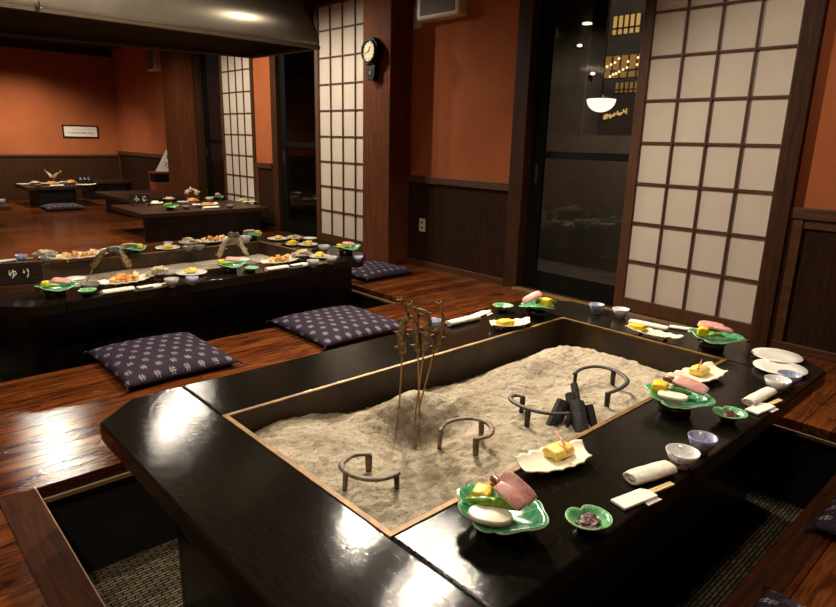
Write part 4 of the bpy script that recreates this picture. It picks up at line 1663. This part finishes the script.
# name signs -------------------------------------------------------
STROKES = {
    'yu': [[(0.10, 0.92), (0.04, 0.5), (0.12, 0.28), (0.28, 0.62), (0.52, 0.82), (0.80, 0.74), (0.90, 0.5), (0.74, 0.32), (0.5, 0.36)], [(0.52, 0.98), (0.58, 0.55), (0.5, 0.18), (0.34, 0.0)]],
    'ri': [[(0.22, 0.95), (0.16, 0.62), (0.22, 0.5), (0.38, 0.7)], [(0.66, 1.0), (0.78, 0.66), (0.74, 0.3), (0.56, 0.0)]],
    'fu': [[(0.38, 1.0), (0.6, 0.88)], [(0.5, 0.78), (0.42, 0.6), (0.62, 0.4), (0.58, 0.12), (0.4, 0.06)], [(0.22, 0.5), (0.08, 0.2)], [(0.78, 0.52), (0.95, 0.22)]],
    'ji': [[(0.26, 0.98), (0.24, 0.32), (0.4, 0.05), (0.66, 0.1), (0.84, 0.34)], [(0.5, 0.88), (0.6, 0.72)], [(0.7, 0.96), (0.8, 0.8)]],
    'mo': [[(0.5, 1.0), (0.4, 0.2), (0.56, 0.04), (0.8, 0.14), (0.84, 0.36)], [(0.15, 0.72), (0.76, 0.74)], [(0.15, 0.46), (0.7, 0.48)]],
    'mi': [[(0.2, 0.86), (0.5, 0.88), (0.32, 0.3), (0.12, 0.24), (0.22, 0.46), (0.92, 0.28)], [(0.76, 0.66), (0.7, 0.08)]],
}


def name_sign(label, loc, rotz, w, h, chars, ch, gap, x_first, group='name signs on the tables'):
    r = thing('name_sign', label, 'sign', loc, rotz, group)
    bx('board', 'sign', -w / 2, -0.008, 0.03, w / 2, 0.008, 0.03 + h, r, bevel=0.003)
    for sx in (-1, 1):
        bx('foot', 'sign', sx * w * 0.38 - 0.012, -0.035, 0.0, sx * w * 0.38 + 0.012, 0.035, 0.032, r, bevel=0.003)
    for k, c in enumerate(chars):
        b = BM()
        for st in STROKES[c]:
            pts = [(x_first + k * gap + x * ch * 0.85, -0.009, 0.03 + (h - ch) / 2 + y * ch) for x, y in st]
            tube(b, pts, ch * 0.075, 6)
        o = obj('lettering', b, 'ink_white', r)
        o['label'] = 'white brushed character'
    return r


c = T(14, 290, TT)
name_sign('dark wooden name sign with white lettering at the left of the middle table', c, -0.3, 0.30, 0.125, ['yu', 'ri'], 0.046, 0.062, -0.012)

# ------------------------------------------------------------------ third table by the far shoji
def plain_table(label, x0, y0, x1, y1, h, legs, rotz=0, m='table_dark', inset=0.06, panel_y=None):
    r = thing('low_table', label, 'table', (x0, y0, 0), rotz, 'plain dark low tables at the back')
    bx('tabletop', m, 0, 0, h - 0.05, x1 - x0, y1 - y0, h, r, bevel=0.004)
    if panel_y:
        for a in panel_y:
            bx('leg_panel', 'lac_edge', legs[0] + (0.75 if a > 0.5 else 0), a, 0, legs[2], a + 0.05, h - 0.05, r, bevel=0.004)
        return r
    bx('pedestal', 'lac_edge', legs[0], legs[1], 0, legs[2], legs[3], h - 0.05, r, bevel=0.004)
    return r


plain_table('dark low table laid with dishes by the far shoji screen', 2.44, 7.10, 4.0, 8.2, TT, (0.02, 0.03, 1.45, 0.95), panel_y=(0.012, 1.0))
G3 = 'dishes on the table by the far shoji'
t3 = ' on the table by the far shoji'


def put3(kind, label, px, py, h, rotz=0, sc=1.0):
    p = on2(px, py, h)
    put(kind, label + t3, p, rotz, sc, G3)
    return p


c = T(141, 206, TT)
name_sign('dark name sign with two white characters on the table by the far shoji', c, -0.25, 0.24, 0.12, ['fu', 'ji'], 0.062, 0.085, -0.07)
p = put3('oblong', 'oblong plate right of the name sign', 155, 203, 0.02, 0.1, 0.8)
blob('pale_food', 'pale food on the oblong plate right of the two-character sign', 'radish', p + Vector((0, 0, 0.03)), (0.05, 0.025, 0.016), 'food' + t3, 2)
p = put3('footed', 'footed bowl of pale salad', 169, 198.5, 0.045)
blob('mixed_salad', 'salad in the footed bowl' + t3, 'salad', p + Vector((0, 0, 0.047)), (0.05, 0.045, 0.018), 'food' + t3, 3, 0.4)
p = put3('leaf', 'green leaf plate at the left', 170, 206, 0.05, -0.3, 0.85)
blob('green_food', 'greens on the left leaf plate' + t3, 'pepper', p + Vector((-0.02, 0, 0.068)), (0.045, 0.03, 0.018), 'food' + t3, 4, 0.4)
p = put3('plate', 'white plate left of the fish', 183, 201.5, 0.012, 0, 0.8)
p = put3('bowl', 'grey bowl between the leaf plate and the tempura', 186, 206, 0.04)
p = put3('plate', 'white plate under the fish', 193, 200.5, 0.012, 0, 0.9)
blob('orange_food', 'orange food on the plate under the fish' + t3, 'tempura', p + Vector((0, 0, 0.026)), (0.06, 0.045, 0.016), 'food' + t3, 5, 0.4)
p = put3('oblong', 'oblong plate of tempura at the near edge', 206, 205, 0.02, 0.05, 1.2)
blob('tempura_piece', 'golden tempura on the near edge plate' + t3, 'tempura', p + Vector((0.01, 0, 0.034)), (0.09, 0.035, 0.018), 'food' + t3, 6, 0.4)
put3('towel', 'white rolled towel at the near edge', 211, 208, 0.01, 0.05, 1.2)
put3('silver', 'grey bowl right of the fish', 209.5, 198, 0.05, 0, 1.1)
p = put3('leaf', 'green leaf plate with pink ham', 218, 196.5, 0.05, 0.2, 0.8)
blob('pink_food', 'pink ham on the right leaf plate' + t3, 'ham', p + Vector((0, 0, 0.078)), (0.035, 0.03, 0.02), 'food' + t3, 7, 0.4)
put3('bowl', 'grey bowl right of the tempura', 230, 205, 0.04)
p = put3('plate', 'white plate of yellow food towards the right end', 241.5, 200.5, 0.012, 0, 0.8)
blob('yellow_food', 'yellow food on the right plate' + t3, 'egg_pale', p + Vector((0, 0, 0.026)), (0.035, 0.03, 0.014), 'food' + t3, 8, 0.4)
put3('oblong', 'oblong white plate at the right end', 252, 201.5, 0.02, 0.2, 0.9)
put3('saucer', 'small white plate at the far right end', 259, 200.5, 0.01)
fish_px('left skewered fish of the pair on the table by the far shoji', (187, 200), [(187, 194), (188, 191), (190, 189)], 0.026, TT + 0.02, 'fish_pale')
fish_px('right skewered fish of the pair on the table by the far shoji', (198, 200), [(197, 195), (196, 191), (191, 189)], 0.026, TT + 0.02, 'fish_pale')

# ------------------------------------------------------------------ far tables and corner furniture
plain_table('small dark table with dishes standing against the far wall', 2.20, 11.42, 3.16, 12.30, TT, (0.16, 0.10, 0.72, 0.72))
G4 = 'dishes on the far wall table'
t4 = ' on the table against the far wall'


def put4(kind, label, px, py, h, rotz=0, sc=1.0):
    p = on2(px, py, h)
    put(kind, label + t4, p, rotz, sc, G4)
    return p


put4('plate', 'white plate at the left end', 23.5, 184.0, 0.012, 0, 1.1)
p = put4('footed', 'footed bowl left of the fish', 35, 182.8, 0.045, 0, 1.1)
blob('mixed_salad', 'salad in the footed bowl' + t4, 'salad', p + Vector((0, 0, 0.052)), (0.06, 0.05, 0.02), 'food' + t4, 3, 0.4)
p = put4('oblong', 'oblong plate of tempura in the middle', 51, 183.6, 0.02, 0.0, 1.1)
blob('tempura_piece', 'golden tempura on the oblong plate' + t4, 'tempura', p + Vector((0, 0, 0.036)), (0.09, 0.04, 0.022), 'food' + t4, 6, 0.4)
put4('towel', 'white rolled towel at the near edge', 57, 186.0, 0.01, 0.05, 1.2)
put4('silver', 'grey bowl right of the fish', 62.5, 182, 0.05, 0, 1.1)
p = put4('footed', 'footed bowl beside the name sign', 71.5, 182.6, 0.045, 0, 1.1)
blob('orange_food', 'orange food in the bowl beside the sign' + t4, 'tempura', p + Vector((0, 0, 0.058)), (0.06, 0.05, 0.025), 'food' + t4, 5, 0.4)
put4('oblong', 'oblong white plate at the right end', 86.5, 184.8, 0.02, 0, 1.1)
put4('bowl', 'grey bowl at the near left edge', 38, 184.6, 0.04)
c = T(85.5, 183.4, TT)
name_sign('small dark name sign with three white characters on the far wall table', (c.x, c.y, TT), 0, 0.25, 0.11, ['mo', 'mi', 'ji'], 0.055, 0.066, -0.10)
fish_px('pale skewered fish leaning left on the far wall table', (55, 183), [(52, 178), (49.5, 174.5), (45.5, 171)], 0.022, TT + 0.02, 'fish_pale')
fish_px('pale skewered fish leaning right on the far wall table', (52, 183), [(54, 178), (56, 174.5), (60, 172)], 0.022, TT + 0.02, 'fish_pale')

plain_table('bare dark low table left of the last pillar', 2.95, 9.25, 3.80, 10.60, 0.29, (0.12, 0.10, 0.78, 1.25))
r = thing('low_bench', 'dark low bench along the far wall right of the laid table', 'bench', (3.32, 12.35, 0))
bx('seat', 'table_dark', 0, 0, 0.28, 0.74, 0.50, 0.33, r, bevel=0.004)
bx('base', 'lac_edge', 0.04, 0.04, 0, 0.70, 0.48, 0.28, r)
r = thing('corner_cabinet', 'red brown wooden cabinet with a black slot beside the last pillar', 'cabinet', (3.955, 10.55, 0), 0)
b = BM()
box(b, -0.13, -0.13, 0, 0.13, 0.13, 0.42)
box(b, -0.13, 0.112, 0.42, 0.13, 0.13, 0.56)
box(b, 0.112, -0.13, 0.42, 0.13, 0.112, 0.56)
obj('body', b, 'cabinet', r, bevel=0.003)
bx('top', 'cabinet', -0.138, -0.14, 0.56, 0.138, 0.14, 0.59, r, bevel=0.004)
bx('slot_drawer', 'black_frame', -0.122, -0.122, 0.422, 0.112, 0.112, 0.558, r)
r = thing('tent_card', 'white triangular folded card with marks standing on the corner cabinet', 'card', (3.995, 10.50, 0.591), 0)
b = BM()
for ys_ in (-1, 1):
    vs = [b.verts.new(p) for p in ((-0.10, ys_ * 0.06, 0), (0.085, ys_ * 0.06, 0), (0.085, ys_ * 0.004, 0.345), (0.075, ys_ * 0.004, 0.345))]
    b.faces.new(vs)
obj('card', b, 'paper_white', r, solid=0.002)
for (x, z, w_, h_) in ((0.005, 0.09, 0.05, 0.009), (0.025, 0.105, 0.009, 0.045), (0.045, 0.125, 0.035, 0.009), (0.035, 0.055, 0.04, 0.009)):
    b = BM()
    yy = -0.06 + 0.056 * z / 0.345 - 0.004
    box(b, x, yy - 0.001, z, x + w_, yy + 0.002, z + h_)
    obj('lettering', b, 'ink', r)

plain_table('low table corner cut off at the left edge of the view', 0.2, 9.02, 1.55, 9.9, 0.28, (0.1, 0.1, 1.2, 0.8))
p = T(0.5, 200.5, 0.33)
put('cup', 'pale cup on the low table cut off at the left edge', Vector((p.x, p.y, 0.28)), 0, 1.3, 'cups at the back')


# ------------------------------------------------------------------ floor cushions
def make_cushion(label, loc, rotz, lx=0.57, ly=0.60, h=0.085):
    n = 28
    b = BM()
    tops, bots = [], []
    for i in range(n + 1):
        rt, rb = [], []
        for j in range(n + 1):
            u, v = i / n * 2 - 1, j / n * 2 - 1
            e = (1 - abs(u) ** 3.2) * (1 - abs(v) ** 3.2)
            pin = 1 - 0.045 * (1 - v * v) * abs(u) ** 4
            pin2 = 1 - 0.045 * (1 - u * u) * abs(v) ** 4
            x, y = u * lx / 2 * pin, v * ly / 2 * pin2
            wr = 0.004 * noise.noise(Vector((x * 9, y * 9, loc[0]))) * e
            z = h * 0.62 * max(e, 0) ** 0.55
            rt.append(b.verts.new((x, y, z + wr)))
            rb.append(b.verts.new((x, y, -h * 0.36 * max(e, 0) ** 0.30)))
        tops.append(rt)
        bots.append(rb)
    for i in range(n):
        for j in range(n):
            b.faces.new((tops[i][j], tops[i + 1][j], tops[i + 1][j + 1], tops[i][j + 1]))
            b.faces.new((bots[i][j + 1], bots[i + 1][j + 1], bots[i + 1][j], bots[i][j]))
    bmesh.ops.remove_doubles(b, verts=b.verts, dist=1e-4)
    r = thing('floor_cushion', label, 'cushion', (loc[0], loc[1], loc[2]), rotz, 'indigo patterned floor cushions')
    c = obj('cover', b, 'cushion', r, smooth=True, loc=(0, 0, h * 0.36 + 0.001))
    for su in (-1, 1):
        for sv in (-1, 1):
            b = BM()
            tube(b, [(su * lx * 0.492, sv * ly * 0.492, 0), (su * (lx * 0.492 + 0.012), sv * (ly * 0.492 + 0.012), -0.012)], [0.004, 0.005], 6)
            obj('corner_tassel', b, 'cushion', r, loc=(0, 0, h * 0.36 + 0.001))
    return r


make_cushion('indigo patterned cushion on the left, behind the front table', (1.135, 3.20, 0), 0.0, 0.57, 0.66)
make_cushion('indigo patterned cushion on the right, half hidden behind the front table', (2.225, 3.12, 0), -0.02, 0.64, 0.66)
make_cushion('indigo patterned cushion at the right end of the middle table by the pillar', (3.45, 4.33, 0), 0.03, 0.56, 0.56)
make_cushion('small looking cushion on the lit floor before the far wall table', (2.58, 11.02, 0), 0.0, 0.56, 0.56)
make_cushion('dark cushion cut by the right edge of the view beside the pit', (2.40, 0.135, 0), 0.03, 0.60, 0.56, 0.08)
make_cushion('dark cushion at the bottom edge of the view beside the pit', (1.40, 0.115, 0), -0.03, 0.56, 0.58, 0.07)


# ------------------------------------------------------------------ the smoke hood over the middle table
HZ = 1.78
NR, FR = T(321, 47.5, HZ), T(253, 57, HZ)
NL, FL = T(0, 4, HZ), T(0, 33, HZ)
NL = NR + (NL - NR) * 1.35
FL = FR + (FL - FR) * 1.40
cen = (NR + FR + NL + FL) / 4


def rounded_quad(k_in, z, corner=0.10, n=8):
    """outline of the rim pulled inwards by k_in metres"""
    q = [NL, NR, FR, FL]
    m = 4
    ins = []
    for i in range(m):
        a, c, d = q[i - 1], q[i], q[(i + 1) % m]
        e1, e2 = (a - c).normalized(), (d - c).normalized()
        s = math.sqrt(max(1e-6, 1 - (e1.dot(e2)) ** 2))
        ins.append(c + (e1 + e2) * (k_in / s))
    out = []
    for i in range(m):
        a, c, d = ins[i - 1], ins[i], ins[(i + 1) % m]
        e1, e2 = (a - c).normalized(), (d - c).normalized()
        r_ = max(0.012, min(corner, 0.45 * min((a - c).length, (d - c).length)))
        p0, p2 = c + e1 * r_, c + e2 * r_
        for k in range(n + 1):
            t = k / n
            p = (1 - t) ** 2 * p0 + 2 * t * (1 - t) * c + t * t * p2
            out.append(Vector((p.x, p.y, z)))
    return out


hood = thing('smoke_hood', 'large curved steel smoke hood hanging over the middle table', 'hood', (cen.x, cen.y, HZ))
b = BM()
HOODPROF = []
for k in range(17):
    t = k / 16 * math.radians(86)
    HOODPROF.append((0.33 * (1 - math.cos(t)), 0.045 + 0.41 * math.sin(t), 0.035 + 0.22 * (k / 16)))
rows = []
for ins_, dz, cr in [(0, 0, 0.03), (0, 0.03, 0.03)] + HOODPROF:
    rows.append([b.verts.new(p - Vector((cen.x, cen.y, HZ))) for p in rounded_quad(ins_, HZ + dz, cr)])
for a, c in zip(rows, rows[1:]):
    n = len(a)
    for i in range(n):
        b.faces.new((a[i], a[(i + 1) % n], c[(i + 1) % n], c[i]))
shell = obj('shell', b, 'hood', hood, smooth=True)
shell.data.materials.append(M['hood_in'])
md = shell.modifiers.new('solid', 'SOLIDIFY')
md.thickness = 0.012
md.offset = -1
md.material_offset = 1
md.use_even_offset = False
b = BM()
ro_ = rounded_quad(-0.004, HZ, 0.03)
ri_ = rounded_quad(0.03, HZ, 0.03)
off = Vector((cen.x, cen.y, HZ))
n = len(ro_)
q4 = []
for lst, dz in ((ro_, -0.012), (ro_, 0.006), (ri_, 0.006), (ri_, -0.012)):
    q4.append([b.verts.new(p - off + Vector((0, 0, dz))) for p in lst])
for j in range(4):
    for i in range(n):
        b.faces.new((q4[j][i], q4[j][(i + 1) % n], q4[(j + 1) % 4][(i + 1) % n], q4[(j + 1) % 4][i]))
obj('rim', b, 'hood_in', hood)
b = BM()
top = rounded_quad(0.285, HZ + 0.46, 0.2)
lo = [b.verts.new(p - off) for p in top]
hi = [b.verts.new(Vector((p.x, p.y, CEIL - 0.002)) - off) for p in top]
for i in range(n):
    b.faces.new((lo[i], lo[(i + 1) % n], hi[(i + 1) % n], hi[i]))
obj('duct', b, 'hood', hood, smooth=True)
# rivet rows following two seams near the right-hand corner
e = (NL - NR).normalized()
nrm = Vector((-e.y, e.x, 0))
if nrm.y > 0:
    nrm = -nrm
first = None
for dist in (0.06, 0.155):
    for k in range(12):
        ins_, dz, cr = HOODPROF[k]
        P_ = NR + e * (dist + ins_ * (1.15 if dist > 0.1 else 0.9)) - nrm * (ins_ - 0.002)
        if first is None:
            b = BM()
            bmesh.ops.create_icosphere(b, subdivisions=1, radius=0.006)
            first = rv = obj('rivet', b, 'rivet', hood)
        else:
            rv = first.copy()
            COL.objects.link(rv)
        rv.location = Vector((P_.x, P_.y, HZ + dz)) - off
# hook near the left
P_ = T(38, 8, HZ)
b = BM()
q = Vector((P_.x, P_.y, HZ)) - off
tube(b, [q + Vector((0, -0.01, 0.075)), q + Vector((0, -0.03, 0.05)), q + Vector((0, -0.032, 0.01)), q + Vector((0.0, -0.02, -0.015)), q + Vector((0.01, -0.03, 0.0))], 0.006, 8)
obj('hook', b, 'rivet', hood, smooth=True)

# ------------------------------------------------------------------ outside, seen through the glass doors
sbx('ground_outside', 'ground', XW + 0.1, -6, -0.5, 40, 40, -0.4)
b = BM()
box(b, 7.2, -4, -0.4, 7.4, 14, 1.30)
o = obj('garden_wall', b, 'garden', None)
tag(o, 'dim garden wall outside the glass door', 'wall')
b = BM()
box(b, 7.6, 4.95, -0.4, 8.0, 8.6, 3.6)
o = obj('neighbour_wall', b, 'garden', None, bevel=0.02)
tag(o, 'plain dim building side behind the garden wall', 'wall')
# a building across the street with lit windows
D = 24.0
bl = thing('lit_building', 'dark building with lit windows seen through the glass door', 'building', (D, 14.0, -0.4))
bx('facade', 'night', 0, -12, 0, 4, 30, 16, bl)


def lit(px0, py0, px1, py1, m, nm, rows=0):
    A, B = onX(px0, py0, D), onX(px1, py1, D)
    y0, y1 = sorted((A.y - 14.0, B.y - 14.0))
    z0, z1 = sorted((A.z + 0.4, B.z + 0.4))
    w_ = obj(nm, (lambda b_: (box(b_, -0.05, y0, z0, 0.02, y1, z1), b_)[1])(BM()), m, bl)
    b_ = BM()
    k = 5
    for i in range(k + 1):
        y = y0 + (y1 - y0) * i / k
        box(b_, -0.10, y - 0.03, z0, -0.05, y + 0.03, z1)
    box(b_, -0.10, y0, z0 + (z1 - z0) * 0.28, -0.05, y1, z0 + (z1 - z0) * 0.36)
    obj('window_bars', b_, 'night', w_)
    return w_


lit(614, 17, 641, 32, 'lit', 'window')
w3 = lit(606, 57, 645, 76, 'lit_dim', 'window')
lit(616, 83, 639, 92, 'lit_dim', 'window')
b = BM()
for (px, py) in ((609, 67), (613, 65), (617, 63), (621, 59), (630, 62), (640, 58), (612, 77), (615, 75), (618, 74), (621, 72), (625, 70), (629, 68), (639, 65)):
    q = onX(px, py, D)
    r0 = bmesh.ops.create_icosphere(b, subdivisions=1, radius=0.055)
    for v in r0['verts']:
        v.co += Vector((q.x - D - 0.15, q.y - 14, q.z + 0.4))
obj('string_light', b, 'lit2', bl)
b = BM()
rd = random.Random(5)
for i in range(16):
    px = 605 + i * 1.5
    q = onX(px, 117.5 - i * 0.42, D)
    box(b, -0.12, q.y - 14 - 0.022, q.z + 0.4 - rd.uniform(0.02, 0.12), -0.06, q.y - 14 + 0.012, q.z + 0.4 + rd.uniform(0.0, 0.12))
obj('shop_sign', b, 'sign_glow', bl)
# porch roof, bowl lantern, and discs added as ceiling lights mirrored in the glass
por = thing('porch_roof', 'dark porch ceiling just outside the glass door', 'roof', (5.0, 3.2, 2.64))
bx('soffit', 'ceiling', -0.7, -4, 0, 0.7, 6, 0.05, por)
for (px, py, rad, lb) in ((588.5, 24, 0.065, 'glowing disc standing for a ceiling light reflected in the glass, topmost of three'), (581, 46, 0.036, 'small glowing disc standing for a reflected ceiling light, middle of three'), (594, 74, 0.032, 'small glowing disc standing for a reflected ceiling light, just above the lantern')):
    q = onX(px, py, 7.58)
    o = thing('reflected_downlight', lb, 'light', (7.6, q.y, q.z))
    b = BM()
    box(b, -0.03, -0.03, -0.03, 0.0, 0.03, 0.03)
    obj('bracket', b, 'black_frame', o)
    b = BM()
    lathe(b, [(0, 0), (rad, 0.012), (rad, 0.03), (0, 0.045)], 16)
    obj('lens', b, 'downlight', o, smooth=True, loc=(-0.05, 0, -0.02))
q = onX(601.5, 99.5, 5.2)
lan = thing('bowl_lantern', 'white half-bowl lantern hanging outside the glass door', 'lamp', (q.x, q.y, q.z))
b = BM()
RL = 0.128
prof = [(0, -0.86 * RL)] + [(RL * math.sin(a), -0.86 * RL * math.cos(a)) for a in [PI / 2 * k / 12 for k in range(1, 13)]] + [(RL * 0.9, 0.004), (0, 0.004)]
lathe(b, prof, 40)
obj('bowl', b, 'lamp', lan, smooth=True)
b = BM()
lathe(b, [(0, 0.005), (RL * 1.0, 0.005), (RL * 1.0, 0.010), (RL * 0.2, 0.02), (0, 0.05)], 32)
obj('cap', b, 'black_frame', lan)
b = BM()
tube(b, [(0, 0, 0.05), (0, 0, 2.64 - q.z)], 0.005, 6)
obj('cord', b, 'black_frame', lan)


# ------------------------------------------------------------------ light
def spot(name, loc, target, watts, size=110, blend=0.7, rad=0.05, col=(1.0, 0.83, 0.62)):
    d = bpy.data.lights.new(name, 'SPOT')
    d.energy = watts
    d.spot_size = math.radians(size)
    d.spot_blend = blend
    d.shadow_soft_size = rad
    d.color = col
    o = bpy.data.objects.new(name, d)
    COL.objects.link(o)
    o.location = loc
    o.rotation_mode = 'QUATERNION'
    o.rotation_quaternion = (Vector(target) - Vector(loc)).to_track_quat('-Z', 'Y')
    return o


WARM = (1.0, 0.87, 0.70)
spot('ceiling_spot_front', (2.72, 2.72, 2.58), (1.8, 1.6, 0.3), 260, 168, 0.9, 0.035, WARM)
spot('hearth_fill', (3.45, 4.1, 2.58), (1.65, 1.15, 0.3), 620, 52, 1.0, 0.07, WARM)  # added fill brightening the ash, set so its reflection misses the tabletop
spot('ceiling_spot_front_left', (0.85, 2.0, 2.58), (1.2, 1.5, 0.3), 32, 120, 0.8, 0.05, WARM)
spot('ceiling_spot_pillar', (3.08, 5.42, 2.56), (3.3, 5.2, 0), 85, 168, 1.0, 0.03, WARM)
spot('ceiling_spot_middle', (0.9, 3.2, 2.58), (1.5, 4.3, 0.3), 105, 110, 0.9, 0.05, WARM)
spot('ceiling_spot_third', (2.68, 6.92, 2.60), (2.7, 6.9, 0), 95, 172, 0.3, 0.06, WARM)
spot('third_table_fill', (3.1, 7.3, 2.58), (3.1, 7.5, 0.3), 140, 62, 0.8, 0.05, WARM)  # added to brighten the third table's dishes, no fixture behind it
spot('ceiling_spot_back', (1.50, 7.9, 2.60), (1.5, 7.9, 0), 130, 172, 0.3, 0.06, WARM)
spot('ceiling_spot_far', (2.35, 11.6, 2.58), (2.4, 11.95, 0.3), 240, 128, 1.0, 0.05, WARM)
spot('ceiling_spot_shoji', (3.2, 1.1, 2.58), (3.95, 1.6, 0.4), 14, 110, 0.9, 0.06, WARM)
spot('ceiling_spot_near', (1.9, 0.25, 2.58), (1.9, 0.35, 0), 60, 55, 0.6, 0.08, WARM)
spot('ceiling_spot_left', (-0.6, 1.4, 2.58), (-0.2, 2.4, 0), 105, 130, 0.9, 0.06, WARM)
spot('outside_fill', (6.2, 3.4, 2.55), (6.8, 3.6, 0), 160, 165, 0.3, 0.05, WARM)  # invented lamp lifting the dim walls behind the glass doors
spot('facade_fill', (17.0, 12.0, 7.0), (24, 14, 4), 1500, 150, 0.5, 0.1, WARM)  # unseen lamp added to lighten the facade across the street

wd = bpy.data.worlds.new('night')
scene.world = wd
wd.use_nodes = True
wd.node_tree.nodes['Background'].inputs[0].default_value = (0.005, 0.0045, 0.004, 1)
wd.node_tree.nodes['Background'].inputs[1].default_value = 1.0

vs = scene.view_settings
vs.view_transform = 'Standard'
vs.look = 'None'
vs.gamma = 1
vs.use_curve_mapping = False
vs.exposure = 0.2
